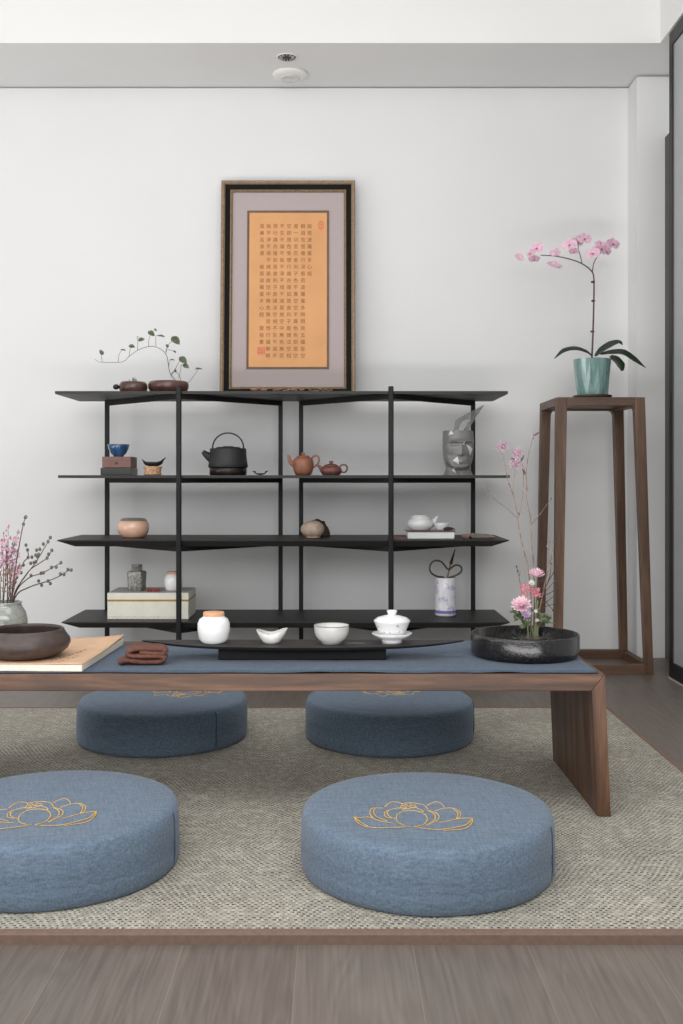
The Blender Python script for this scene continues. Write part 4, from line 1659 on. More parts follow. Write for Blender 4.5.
# kettle
KX, KD = sx(228.1, D2), D2
t = thing('kettle', 'black iron tea kettle with tall hoop handle on the second tier', 'kettle', (KX, KD, S2))
pxm = D2 / F
bm = B()
lathe(bm, [(0, 0), (0.076, 0), (0.080, 0.003), (0.081, 0.020), (0.0805, 0.034), (0, 0.036)], 56)
obj('lower_body', bm, IRON3, t)
bm = B()
lathe(bm, [(0.078, 0.0335), (0.0845, 0.0335), (0.0865, 0.036), (0.0835, 0.055), (0.0795, 0.085), (0.0785, 0.112), (0.077, 0.1155), (0.060, 0.1165), (0.0, 0.1165)], 56)
obj('upper_body', bm, IRON2, t)
bm = B()
lathe(bm, [(0, 0.1165), (0.052, 0.1165), (0.054, 0.119), (0.048, 0.1215), (0.024, 0.1225), (0.0225, 0.1250), (0, 0.1256)], 40)
obj('lid', bm, IRON2, t)
bm = B()
pts = [(0.0675 * math.cos(a), 0, 0.113 + 0.070 * max(0, math.sin(a)) ** 0.9) for a in [PI * k / 22 for k in range(23)]]
pts = [(pts[0][0], 0, 0.105)] + pts + [(pts[-1][0], 0, 0.105)]
tube(bm, pts, 0.0033, n=8, smooth=False)
obj('handle', bm, IRON2, t)
bm = B()
tube(bm, [(-0.074, 0, 0.075), (-0.092, 0, 0.087), (-0.110, 0, 0.102)], 0.021, 0.0095, 14)
obj('spout', bm, IRON2, t)

# black bat-like tea ornament
t = thing('tea_ornament', 'tiny black winged ornament between the kettle and the teapot', 'ornament', (sx(260.3, D2), D2, S2))
bm = B()
ball(bm, Vector((0, 0, 0.0045)), 0.0062, 10, (2.4, 1.3, 0.7))
obj('body', bm, DKTWIG, t)
for s in (-1, 1):
    bm = B()
    tube(bm, [(0.010 * s, 0, 0.005), (0.020 * s, 0, 0.008), (0.028 * s, 0, 0.016), (0.034 * s, 0, 0.019)], 0.0036, 0.0012, 7)
    ball(bm, Vector((0.025 * s, 0, 0.015)), 0.004, 8, (1.4, 1, 0.8))
    obj('wing', bm, DKTWIG, t)

# teapots


def lp(px, py, cx0, d=D2):
    return ((px - cx0) * d / F, 0, H - (py - VY) * d / F - S2)


t = thing('teapot', 'upright orange-brown clay teapot on the second tier', 'teapot', (sx(303.2, D2), D2, S2))
bm = B()
lathe(bm, [(0, 0.002), (0.030, 0.0), (0.034, 0.003), (0.040, 0.014), (0.0445, 0.034), (0.0455, 0.050), (0.043, 0.064), (0.035, 0.074), (0.028, 0.077), (0, 0.077)], 48,
      wob=lambda a, r, z: 1 + 0.012 * abs(math.cos(3 * a)))
obj('pot_body', bm, ORANGE, t)
bm = B()
lathe(bm, [(0, 0.0765), (0.029, 0.0765), (0.030, 0.079), (0.022, 0.084), (0.009, 0.0865), (0.006, 0.089), (0.010, 0.093), (0.009, 0.097), (0, 0.098)], 36)
obj('lid', bm, ORANGE, t)
bm = B()
c0 = 303.2
tube(bm, [lp(295, 465.5, c0), lp(291.5, 463.5, c0), lp(289.6, 460, c0), lp(289, 456.8, c0), lp(287.8, 455.3, c0)], 0.011, 0.0042, 10)
obj('spout', bm, ORANGE, t)
bm = B()
tube(bm, [lp(311.5, 458.5, c0), lp(314.5, 455.8, c0), lp(318, 456.5, c0), lp(319.2, 460, c0), lp(317, 464.5, c0), lp(312.5, 468.5, c0), lp(311, 470.5, c0)], 0.0042, 0.0034, 8)
obj('handle', bm, ORANGE, t)

t = thing('teapot', 'low flat reddish-purple clay teapot on the second tier', 'teapot', (sx(331, D2), D2, S2))
bm = B()
lathe(bm, [(0, 0.001), (0.036, 0), (0.040, 0.003), (0.046, 0.014), (0.0475, 0.022), (0.042, 0.033), (0.030, 0.041), (0, 0.044)], 48)
obj('pot_body', bm, PURPLE, t)
bm = B()
lathe(bm, [(0.031, 0.0395), (0.032, 0.0415), (0.022, 0.047), (0.009, 0.050), (0.006, 0.052), (0.0105, 0.056), (0.009, 0.061), (0, 0.062)], 36)
obj('lid', bm, PURPLE, t)
bm = B()
c0 = 331
tube(bm, [lp(322.5, 470, c0), lp(320.6, 467.5, c0), lp(318, 465.4, c0)], 0.0125, 0.0048, 10)
obj('spout', bm, PURPLE, t)
bm = B()
tube(bm, [lp(339.6, 466.6, c0), lp(342.5, 464.8, c0), lp(345.8, 465.2, c0), lp(347.2, 468.6, c0), lp(345.6, 471.8, c0), lp(342.5, 472.2, c0), lp(340.4, 471, c0)], 0.0040, 0.0035, 8)
obj('handle', bm, PURPLE, t)

# faceted head
HD = 4.60
t = thing('head_sculpture', 'grey faceted head sculpture with feather on the second tier', 'sculpture', (sx(458, HD), HD, S2), R(6))
bm = B()
NA, NZ = 40, 34
HH = 0.194
prof_w = [(0.0, 0.0655), (0.08, 0.057), (0.16, 0.053), (0.24, 0.056), (0.36, 0.0625), (0.6, 0.0665), (0.85, 0.0665), (1.0, 0.0645)]
prof_n = [(0.0, 0.046), (0.12, 0.036), (0.3, 0.036), (0.5, 0.045), (1.0, 0.045)]
prof_f = [(0.0, 0.040), (0.115, 0.034), (0.135, 0.052), (0.20, 0.062), (0.30, 0.063), (0.42, 0.065), (0.6, 0.067), (0.75, 0.068), (1.0, 0.058)]
prof_j = [(0.0, 0.0), (0.12, 0.30), (0.16, 0.52), (0.26, 0.82), (0.36, 1.25), (1.0, 1.4)]
prof_b = [(0.0, 0.060), (0.2, 0.056), (0.4, 0.068), (0.7, 0.076), (1.0, 0.062)]


def lerp_t(tab, x):
    for (a, va), (b, vb_) in zip(tab, tab[1:]):
        if x <= b:
            return va + (vb_ - va) * (x - a) / (b - a)
    return tab[-1][1]


def gs(x, c, s):
    return math.exp(-((x - c) / s) ** 2)


rings = []
for j in range(NZ + 1):
    f = j / NZ
    w_, fr_, bk = lerp_t(prof_w, f), lerp_t(prof_f, f), lerp_t(prof_b, f)
    ring = []
    for i in range(NA):
        a = 2 * PI * i / NA
        ca, sa = math.cos(a), math.sin(a)
        x = w_ * math.copysign(abs(ca) ** 0.85, ca)
        nx_ = x / 0.066
        k_ = max(0.0, min(1.0, (lerp_t(prof_j, f) - abs(nx_)) / 0.16 + 0.5))
        ff = lerp_t(prof_n, f) + (fr_ - lerp_t(prof_n, f)) * k_
        y = (ff if sa < 0 else bk) * math.copysign(abs(sa) ** 0.8, sa)
        if sa < -0.2 and f > 0.12:
            dy = 0
            dy -= 0.015 * gs(nx_, 0, 0.17) * max(0, min(1, 0.25 + (0.74 - f) / 0.36)) * (1 if f > 0.45 else max(0, 1 - (0.45 - f) / 0.02)) * (1 if f < 0.74 else 0)
            dy -= 0.009 * gs(f, 0.755, 0.03) * gs(nx_, 0, 0.8)
            dy += 0.014 * gs(f, 0.69, 0.04) * (gs(nx_, 0.44, 0.24) + gs(nx_, -0.44, 0.24))
            dy -= 0.004 * gs(f, 0.66, 0.02) * (gs(nx_, 0.44, 0.16) + gs(nx_, -0.44, 0.16))
            dy -= 0.007 * gs(f, 0.335, 0.020) * gs(nx_, 0, 0.33)
            dy -= 0.008 * gs(f, 0.285, 0.018) * gs(nx_, 0, 0.28)
            dy += 0.005 * gs(f, 0.310, 0.010) * gs(nx_, 0, 0.3)
            dy += 0.004 * gs(f, 0.245, 0.016) * gs(nx_, 0, 0.3)
            dy -= 0.005 * gs(f, 0.175, 0.03) * gs(nx_, 0, 0.3)
            dy += 0.007 * gs(f, 0.42, 0.09) * (gs(nx_, 0.66, 0.2) + gs(nx_, -0.66, 0.2))
            y += dy
        ring.append(bm.verts.new((x, y, HH * f)))
    rings.append(ring)
for a, b in zip(rings, rings[1:]):
    for i in range(NA):
        k = (i + 1) % NA
        bm.faces.new((a[i], a[k], b[k], b[i]))
bm.faces.new(rings[0][::-1])
bm.faces.new(rings[-1])
ho = obj('head', bm, GREYH, t, smooth=False)
md = ho.modifiers.new('facet', 'DECIMATE')
md.ratio = 0.42


def hz(u, v):              # spot in the enlarged head view, local to the sculpture (before its turn)
    p = W(440 + u / 10.23, 400 + v / 10.24, HD) - Vector((sx(458, HD), HD, S2))
    return p


from mathutils.bvhtree import BVHTree
tb = B()
tb.from_mesh(ho.data)
bmesh.ops.triangulate(tb, faces=tb.faces[:])
BV = BVHTree.FromBMesh(tb)
FACET = plain('glint_facet', (206, 206, 204), 0.15, var=0.01)  # pale plates with the head's bright reflections put into their colour
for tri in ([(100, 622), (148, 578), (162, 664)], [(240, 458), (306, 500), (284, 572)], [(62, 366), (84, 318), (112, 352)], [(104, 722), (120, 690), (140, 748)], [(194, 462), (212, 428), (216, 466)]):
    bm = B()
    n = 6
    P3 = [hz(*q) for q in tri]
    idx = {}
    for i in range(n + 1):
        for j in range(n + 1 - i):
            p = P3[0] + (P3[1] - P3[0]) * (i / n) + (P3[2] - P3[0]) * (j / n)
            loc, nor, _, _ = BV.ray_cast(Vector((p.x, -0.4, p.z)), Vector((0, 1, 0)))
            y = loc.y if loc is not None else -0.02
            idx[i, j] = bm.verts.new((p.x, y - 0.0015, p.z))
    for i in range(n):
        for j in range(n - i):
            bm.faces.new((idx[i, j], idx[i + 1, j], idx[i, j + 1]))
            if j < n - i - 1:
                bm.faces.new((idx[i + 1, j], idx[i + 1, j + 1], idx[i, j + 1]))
    obj('glint_facet', bm, FACET, t, smooth=False, solid=0.002)
tb.free()


def sheet(name, pts, y, mat, thick=0.004):
    bm = B()
    vs = [bm.verts.new((hz(u, v).x, y, hz(u, v).z)) for u, v in pts]
    fc = bm.faces.new(vs)
    ex = bmesh.ops.extrude_face_region(bm, geom=[fc])
    bmesh.ops.translate(bm, verts=[g for g in ex['geom'] if isinstance(g, bmesh.types.BMVert)], vec=(0, thick, 0))
    return obj(name, bm, mat, t, smooth=False)


sheet('feather', [(138, 312), (148, 215), (200, 178), (270, 140), (345, 104), (448, 50), (400, 130), (352, 200), (300, 280), (285, 312), (240, 312), (290, 240), (318, 196), (262, 200), (222, 222), (198, 262), (180, 312)], -0.012, ACRY)
bm = B()
tube(bm, [hz(240, 312) + Vector((0, -0.012, 0)), hz(320, 195) + Vector((0, -0.0135, 0)), hz(448, 50) + Vector((0, -0.012, 0))], 0.0022, 0.0008, 6)
obj('feather_shaft', bm, GREYH, t)

# ------------------------------------------------------------------ third tier
t = thing('squat_jar', 'squat peach glazed jar with grey rim on the third tier', 'jar', (sx(133.3, 4.655), 4.655, S3))
bm = B()
lathe(bm, [(0, 0.001), (0.045, 0), (0.050, 0.003), (0.064, 0.018), (0.0705, 0.040), (0.0685, 0.060), (0.058, 0.076), (0.046, 0.082), (0.040, 0.082), (0.054, 0.072), (0.062, 0.05), (0.058, 0.022), (0, 0.010)], 56)
obj('jar_body', bm, PEACH, t)
bm = B()
lathe(bm, [(0.0610, 0.0735), (0.0560, 0.0790), (0.0465, 0.0845), (0.040, 0.0848), (0.039, 0.081), (0.046, 0.0815), (0.0590, 0.0730), (0.0610, 0.0735)], 56)
obj('grey_rim', bm, plain('rim_dark_grey', (142, 134, 126), 0.3), t)

t = thing('beige_caddy', 'egg-shaped beige stoneware pot on its side, third tier', 'pot', (sx(313, 4.60), 4.63, S3))
bm = B()
bmesh.ops.create_uvsphere(bm, u_segments=36, v_segments=24, radius=1.0)
for v in bm.verts:
    x, y, z = v.co
    z2 = max(-0.92, z)
    v.co = Vector((x * 0.0525 * (1 - 0.06 * x), y * 0.046, (z2 + 0.92) * 0.0395))
obj('pot_body', bm, BEIGE, t)
bm = B()
lathe(bm, [(0, 0), (0.030, 0.0), (0.031, 0.003), (0.029, 0.0045), (0, 0.0045)], 30, cy=-0.004)
obj('foot', bm, BEIGE, t)
t = thing('bark_shard', 'dark rough bark shard leaning behind the beige egg-shaped pot', 'ornament', (sx(320, 4.70), 4.712, S3))
bm = B()
bmesh.ops.create_uvsphere(bm, u_segments=28, v_segments=18, radius=1.0)
for v in bm.verts:
    x, y, z = v.co
    q = 1 + 0.10 * noise.noise((x * 3, y * 3, z * 3)) + 0.05 * noise.noise((x * 9, y * 9, z * 9))
    z2 = max(-0.35, z)
    v.co = Vector((x * 0.050 * q - 0.006, y * 0.018 * q + 0.10 * 0.08 * z2, (z2 + 0.35) * 0.056 * (q if z > -0.3 else 1)))
    v.co.x += -0.012 * z2
obj('shard', bm, DKLEAF, t)

t = thing('tea_box', 'white rectangular tea board with brown top on the third tier', 'box', (sx(430.5, 4.56), 4.60, S3))
bm = B()
box(bm, -0.1015, 0.1015, -0.07, 0.07, 0.0, 0.029)
obj('board_body', bm, WHITE, t, smooth=False, bevel=0.003)
bm = B()
box(bm, -0.105, 0.105, -0.073, 0.073, 0.0285, 0.034)
obj('brown_top', bm, DISHW, t, smooth=False, bevel=0.0015)
TBZ = S3 + 0.0346
t = thing('teapot', 'white porcelain teapot standing on the brown-topped tea board', 'teapot', (sx(420.5, 4.60), 4.60, TBZ))
bm = B()
lathe(bm, [(0, 0.001), (0.040, 0), (0.044, 0.003), (0.056, 0.017), (0.0585, 0.029), (0.054, 0.043), (0.042, 0.052), (0, 0.054)], 48)
obj('pot_body', bm, WHITE, t)
bm = B()
lathe(bm, [(0.043, 0.0515), (0.045, 0.055), (0.040, 0.059), (0.036, 0.060), (0.036, 0.064), (0.030, 0.0665), (0, 0.067)], 40)
obj('lid', bm, WHITE, t)
bm = B()
tube(bm, [(0.046, 0, 0.024), (0.058, 0, 0.035), (0.067, 0, 0.050), (0.075, 0, 0.062)], 0.016, 0.0045, 12)
obj('spout', bm, WHITE, t)
t = thing('cup', 'small white cup right of the white teapot on the tea board', 'cup', (sx(441.5, 4.58), 4.575, TBZ))
bm = B()
lathe(bm, [(0, 0.001), (0.020, 0), (0.024, 0.004), (0.030, 0.014), (0.0335, 0.026), (0.034, 0.032), (0.032, 0.032), (0.028, 0.015), (0, 0.007)], 40)
obj('cup_body', bm, WHITE, t)
t = thing('dried_pod', 'dark brown dried pod before the white cup on the tea board', 'ornament', (sx(449, 4.54), 4.545, TBZ))
bm = B()
ball(bm, Vector((-0.002, 0, 0.008)), 0.0085, 12, (2.6, 0.9, 0.95))
obj('pod_body', bm, DKLEAF, t)
bm = B()
tube(bm, [(0.018, 0, 0.009), (0.024, 0, 0.006), (0.026, 0, 0.001)], 0.003, 0.001, 6)
obj('pod_tip', bm, DKLEAF, t)

t = thing('card', 'brownish folded card on the third tier beside the right front post', 'card', (sx(399.5, 4.53), 4.535, S3), R(8))
bm = B()
hexa(bm, [(-0.026, -0.03, 0), (0.026, -0.03, 0), (0.030, 0.03, 0), (-0.022, 0.03, 0)], [(-0.026, -0.03, 0.002), (0.026, -0.03, 0.002), (0.030, 0.03, 0.005), (-0.022, 0.03, 0.011)])
obj('card_body', bm, CARD, t, smooth=False)
for i, (px, d, w_, h_, rz, m1, m2, lab) in enumerate([
        (482, 4.56, 0.105, 0.012, 12, CARD2, CARD3, 'open grey-brown booklet at the right end of the third tier'),
        (466, 4.57, 0.03, 0.016, -10, CARD2, CARD, 'small dark trinket box left of the open booklet, third tier')]):
    t = thing(['booklet', 'trinket_box'][i], lab, ['booklet', 'box'][i], (sx(px, d), d, S3), R(rz))
    bm = B()
    box(bm, -w_ / 2, w_ / 2, -0.03, 0.03, 0, h_ * 0.55)
    obj(['pages', 'box_body'][i], bm, m1, t, smooth=False, bevel=0.001)
    bm = B()
    if i == 0:
        hexa(bm, [(-0.05, -0.032, 0.0068), (0.052, -0.032, 0.0068), (0.052, 0.03, 0.0068), (-0.05, 0.03, 0.0068)],
             [(-0.05, -0.032, 0.0085), (0.052, -0.032, 0.0075), (0.05, 0.045, 0.016), (-0.03, 0.045, 0.022)])
    else:
        box(bm, -0.016, 0.016, -0.031, 0.031, h_ * 0.55, h_)
    obj(['cover', 'lid'][i], bm, m2, t, smooth=False)

# ------------------------------------------------------------------ bottom tier
t = thing('gift_box', 'large cream box with a gold band on the lowest tier', 'box', (-0.808, 4.655, S4))
bm = B()
box(bm, -0.176, 0.174, -0.115, 0.118, 0, 0.079)
obj('box_body', bm, CREAM, t, smooth=False, bevel=0.001)
bm = B()
box(bm, -0.1765, 0.1745, -0.1155, 0.1185, 0.084, 0.1125)
obj('lid', bm, CREAM, t, smooth=False, bevel=0.001)
bm = B()
box(bm, -0.174, 0.172, -0.112, 0.115, 0.1122, 0.1140)
obj('lid_panel', bm, CREAMT, t, smooth=False)
bm = B()
box(bm, -0.1768, 0.1748, -0.1158, 0.1188, 0.0765, 0.0845)
obj('gold_band', bm, GOLDS, t, smooth=False)
bm = B()
rnd = random.Random(9)
for k in range(14):
    x = -0.165 + 0.022 * k + rnd.uniform(-.004, .004)
    pts = [(x + 0.012 * math.cos(a), -0.1155, 0.004 + 0.007 * math.sin(a)) for a in [PI * q / 6 for q in range(7)]]
    tube(bm, pts, 0.0006, n=4, smooth=False)
obj('scallop_print', bm, plain('print_gold', (186, 176, 140), 0.6), t)
GB = S4 + 0.1147

t = thing('tea_caddy', 'grey pewter tea caddy with shoulders on the cream box', 'tea caddy', (sx(136.4, 4.62), 4.63, GB), R(-14))
bm = B()
secs = [(0.0, 0.031), (0.004, 0.034), (0.03, 0.0345), (0.06, 0.036), (0.078, 0.037), (0.085, 0.034), (0.088, 0.023)]
rg = []
for z, hw_ in secs:
    ring = []
    for k in range(32):
        a = 2 * PI * k / 32
        e = 0.32
        ring.append(bm.verts.new((hw_ * math.copysign(abs(math.cos(a)) ** e, math.cos(a)), hw_ * 0.85 * math.copysign(abs(math.sin(a)) ** e, math.sin(a)), z)))
    rg.append(ring)
for a, b in zip(rg, rg[1:]):
    for k in range(32):
        bm.faces.new((a[k], a[(k + 1) % 32], b[(k + 1) % 32], b[k]))
bm.faces.new(rg[0][::-1])
bm.faces.new(rg[-1])
obj('caddy_body', bm, PEWTER, t, auto=40)
bm = B()
lathe(bm, [(0, 0.0875), (0.0235, 0.0875), (0.024, 0.089), (0.024, 0.108), (0.0252, 0.109), (0.0252, 0.113), (0.023, 0.114), (0, 0.114)], 36)
obj('cap', bm, PEWTER2, t)

t = thing('red_beads', 'small red bead bracelet lying on the cream box', 'bracelet', (sx(153, 4.59), 4.60, GB))
for k in range(13):
    bm = B()
    a = 2 * PI * k / 13
    ball(bm, Vector((0.024 * math.cos(a), 0.016 * math.sin(a), 0.0055)), 0.0056, 9)
    obj('bead', bm, REDC, t)
bm = B()
tube(bm, [(0.024, 0, 0.005), (0.033, -0.006, 0.003), (0.040, -0.004, 0.002)], 0.0022, 0.0016, 6)
obj('tassel', bm, REDC, t)

t = thing('small_jar', 'small white jar with wooden lid on the cream box, behind the post', 'jar', (sx(173.3, 4.62), 4.625, GB))
bm = B()
lathe(bm, [(0, 0), (0.030, 0), (0.036, 0.006), (0.041, 0.026), (0.040, 0.050), (0.034, 0.066), (0.0285, 0.070), (0.027, 0.074), (0.0, 0.074)], 44)
obj('jar_body', bm, WHITE, t)
bm = B()
lathe(bm, [(0, 0.0735), (0.0285, 0.0735), (0.0292, 0.076), (0.0292, 0.082), (0.028, 0.0835), (0, 0.084)], 36)
obj('lid', bm, CORK, t)

# brush pot with shears and brush
VD = 4.66
t = thing('brush_pot', 'white cylinder pot with blue painting and blue foot band, lowest tier', 'vase', (sx(445.7, VD), VD, S4))
bm = B()
lathe(bm, [(0, 0.001), (0.042, 0), (0.0465, 0.004), (0.0485, 0.013), (0.0475, 0.03), (0.0462, 0.09), (0.0458, 0.168), (0.0445, 0.170), (0.0425, 0.168), (0.0425, 0.02), (0, 0.012)], 56)
obj('pot_body', bm, PORC, t)
pot = Vector((sx(445.7, VD), VD, S4))


def vz(u, v):
    return W(410 + u / 9.757, 540 + v / 9.757, VD)


t = thing('scissors', 'old loop-handled scissors standing in the white and blue pot', 'scissors', pot + Vector((0, 0, 0.03)))
o_ = t.location.copy()
lft = [(345, 420), (330, 368), (260, 352), (212, 325), (190, 280), (208, 225), (250, 200), (300, 210), (335, 245), (362, 280), (388, 285)]
rgt = [(368, 420), (380, 372), (430, 352), (478, 330), (505, 295), (496, 260), (460, 245), (425, 255), (392, 285)]
for nm, ln, dy in (('loop_handle', lft, -0.004), ('loop_handle', rgt, 0.004)):
    bm = B()
    tube(bm, [vz(u, v) - o_ + Vector((0, dy, 0)) for u, v in ln], 0.0042, 0.0042, 8)
    obj(nm, bm, BRASS, t)
for dy, x0 in ((-0.004, 345), (0.004, 368)):
    bm = B()
    p = vz(x0, 420) - o_
    hexa(bm, [(p.x - 0.002, dy - 0.001, -0.01), (p.x + 0.002, dy - 0.001, -0.01), (p.x + 0.002, dy + 0.001, -0.01), (p.x - 0.002, dy + 0.001, -0.01)],
         [(p.x - 0.006, dy - 0.002, p.z), (p.x + 0.006, dy - 0.002, p.z), (p.x + 0.006, dy + 0.002, p.z), (p.x - 0.006, dy + 0.002, p.z)])
    obj('blade', bm, BRASS, t)
foot = pot + Vector((-0.012, 0.014, 0.03))
t = thing('ink_brush', 'slim brush with dark bristles leaning in the white and blue pot', 'brush', foot)
sh = Vector((0, 0.016, 0))
bm = B()
tube(bm, [Vector((0, 0, 0)), vz(370, 360) + sh - foot, vz(403, 230) + sh - foot], 0.0035, 0.0042, 8, smooth=False)
obj('brush_handle', bm, BRASSW, t)
bm = B()
tube(bm, [vz(402, 236) + sh - foot, vz(412, 200) + sh - foot, vz(428, 145) + sh - foot, vz(445, 92) + sh - foot], 0.0078, 0.0018, 8)
obj('bristles', bm, BRUSHK, t)

# ------------------------------------------------------------------ plant stand and orchid
SCX, SCY, STZ = 1.131, 4.64, 1.172
t = thing('plant_stand', 'tall tapered walnut plant stand in the corner by the wall', 'plant stand', (SCX, SCY, 0))
hb, ht_ = 0.2095, 0.187
lw = 0.044


def at_h(z):
    return hb + (ht_ - hb) * z / STZ


for sx_, sy_ in ((-1, -1), (1, -1), (1, 1), (-1, 1)):
    bm = B()
    q = []
    for z in (0.0, STZ - 0.0005):
        e = at_h(z)
        a, b = e, e - (lw if z > 0.5 else 0.034)
        c = 0.004 - 0.007 * z / STZ
        pts = [(c + sx_ * a, sy_ * a, z), (c + sx_ * b, sy_ * a, z), (c + sx_ * b, sy_ * b, z), (c + sx_ * a, sy_ * b, z)]
        q.append(pts)
    hexa(bm, q[0], q[1])
    obj('leg', bm, SWZ, t, smooth=False, bevel=0.002)
tt = 0.036


def rail(name, z0, z1, dirx, sgn, w):
    bm = B()
    e0, e1 = at_h(z0), at_h(z1)
    if dirx:
        g = lw if z0 > 0.5 else 0.0342
        hexa(bm, [(-e0 + g, sgn * e0, z0), (e0 - g, sgn * e0, z0), (e0 - g, sgn * (e0 - w), z0), (-e0 + g, sgn * (e0 - w), z0)],
             [(-e1 + g, sgn * e1, z1), (e1 - g, sgn * e1, z1), (e1 - g, sgn * (e1 - w), z1), (-e1 + g, sgn * (e1 - w), z1)])
    else:
        g = lw if z0 > 0.5 else 0.0342
        hexa(bm, [(sgn * e0, -e0 + g, z0), (sgn * e0, e0 - g, z0), (sgn * (e0 - w), e0 - g, z0), (sgn * (e0 - w), -e0 + g, z0)],
             [(sgn * e1, -e1 + g, z1), (sgn * e1, e1 - g, z1), (sgn * (e1 - w), e1 - g, z1), (sgn * (e1 - w), -e1 + g, z1)])
    for v in bm.verts:
        v.co.x += 0.004 - 0.007 * v.co.z / STZ
    obj(name, bm, SWX if dirx else SWY, t, smooth=False, bevel=0.0015)


for sgn in (-1, 1):
    rail('top_rail', STZ - tt, STZ - 0.0005, True, sgn, lw)
    rail('top_rail', STZ - tt, STZ - 0.0005, False, sgn, lw)
    rail('bottom_rail', 0.0, 0.040, True, sgn, lw * 0.7)
    rail('bottom_rail', 0.0, 0.040, False, sgn, lw * 0.7)
bm = B()
e = ht_ - lw + 0.002
box(bm, -e - 0.003, e - 0.003, -e, e, STZ - 0.028, STZ - 0.001)
obj('top_panel', bm, SWX, t, smooth=False)
# small rounded brackets inside the top corners
for sx_ in (-1, 1):
    for sy_ in (-1, 1):
        bm = B()
        e = at_h(STZ - tt) - lw
        yy = sy_ * (e + lw / 2)
        pr = [(0, 0)] + [(0.02 - 0.02 * math.sin(a), -0.02 + 0.02 * math.cos(a)) for a in [PI / 2 * k / 5 for k in range(6)]]
        va = [bm.verts.new((sx_ * (e - x) - 0.003, yy - lw / 2 * 0.95, STZ - tt + z)) for x, z in pr]
        vb = [bm.verts.new((sx_ * (e - x) - 0.003, yy + lw / 2 * 0.95, STZ - tt + z)) for x, z in pr]
        bm.faces.new(va)
        bm.faces.new(vb[::-1])
        for i in range(len(pr)):
            j = (i + 1) % len(pr)
            bm.faces.new((va[i], va[j], vb[j], vb[i]))
        obj('corner_bracket', bm, SWX, t, smooth=False)

OD = 4.63
OR = Vector(((592.3 - VX) * OD / F, OD, STZ + 0.0006))
t = thing('potted_orchid', 'pink orchid in a faceted sea-green pot on the plant stand', 'plant', OR)


def oz_(u, v, d=OD):
    return W(510 + u / 4.88, 225 + v / 4.88, d) - OR


bm = B()
lathe(bm, [(0, 0), (0.076, 0), (0.083, 0.012), (0.085, 0.019), (0.082, 0.020), (0.070, 0.016), (0, 0.016)], 48)
obj('saucer', bm, plain('dark_saucer', (62, 56, 52), 0.4), t)
bm = B()
nf = 13
rg = []
for lvl, (r, z) in enumerate([(0.060, 0.0155), (0.066, 0.018), (0.073, 0.085), (0.0815, 0.170), (0.0825, 0.178), (0.079, 0.179), (0.077, 0.170), (0.076, 0.160)]):
    ring = []
    for k in range(nf * 2):
        a = 2 * PI * k / (nf * 2)
        fac = 1.0
        if lvl in (1, 2):
            fac = 1.018 if (k % 2 == (lvl % 2)) else 0.978
        ring.append(bm.verts.new((r * fac * math.cos(a), r * fac * math.sin(a), z)))
    rg.append(ring)
for a, b in zip(rg, rg[1:]):
    for k in range(nf * 2):
        j = (k + 1) % (nf * 2)
        if k % 2:
            bm.faces.new((a[k], a[j], b[j]))
            bm.faces.new((a[k], b[j], b[k]))
        else:
            bm.faces.new((a[k], a[j], b[k]))
            bm.faces.new((a[j], b[j], b[k]))
bm.faces.new(rg[0][::-1])
obj('pot', bm, POTG, t, smooth=False)
bm = B()
lathe(bm, [(0, 0.167), (0.04, 0.166), (0.0775, 0.163), (0.0765, 0.156), (0, 0.156)], 36, wob=lambda a, r, z: 1 + 0.0 * a)
obj('bark_soil', bm, SOIL, t)
bm = B()
tube(bm, [Vector((-0.004, 0, 0.15)), oz_(400, 640), oz_(405, 520), oz_(409, 370), oz_(409, 260), oz_(395, 222), oz_(350, 188), oz_(290, 166), oz_(215, 151), oz_(150, 148)], 0.0042, 0.0020, 8)
tube(bm, [oz_(352, 190), oz_(343, 150), oz_(334, 120), oz_(332, 92)], 0.0022, 0.0015, 6)
tube(bm, [oz_(402, 228), oz_(408, 190), oz_(425, 155), oz_(446, 132)], 0.0024, 0.0015, 6)
obj('stem', bm, STEMO, t)
for (u, v) in [(404, 278), (406, 370), (402, 520)]:
    bm = B()
    ball(bm, oz_(u, v), 0.0075, 10, (1.3, 0.9, 0.7))
    obj('stem_node', bm, STEMO, t)
rnd = random.Random(21)


def orchid(u, v, s, ax, face=True):
    bm = B()
    c = oz_(u, v, OD + rnd.uniform(-.02, .02))
    axis = Vector(ax).normalized()
    s_ = axis.cross(Vector((0, 0.1, 1))).normalized()
    u_ = s_.cross(axis)
    if u_.z < 0:
        u_ = -u_
    for ang, L, w in ((90, 0.95, 0.75), (-30, 0.9, 0.7), (210, 0.9, 0.7), (12, 1.05, 1.15), (168, 1.05, 1.15)):
        a = R(ang)
        d = s_ * math.cos(a) + u_ * math.sin(a) + axis * 0.25
        petal(bm, c, d, axis, s * L, s * w, curl=-0.15, fold=-0.12, point=0.85, rows=6)
    o1 = obj('flower', bm, PINKO, t)
    bm = B()
    petal(bm, c + axis * 0.003, -u_ * 0.6 + axis * 0.8, u_, s * 0.5, s * 0.4, curl=0.3, fold=0.4, rows=4)
    ball(bm, c + axis * 0.004, s * 0.12, 8)
    o2 = obj('flower_lip', bm, MAGEN, o1)


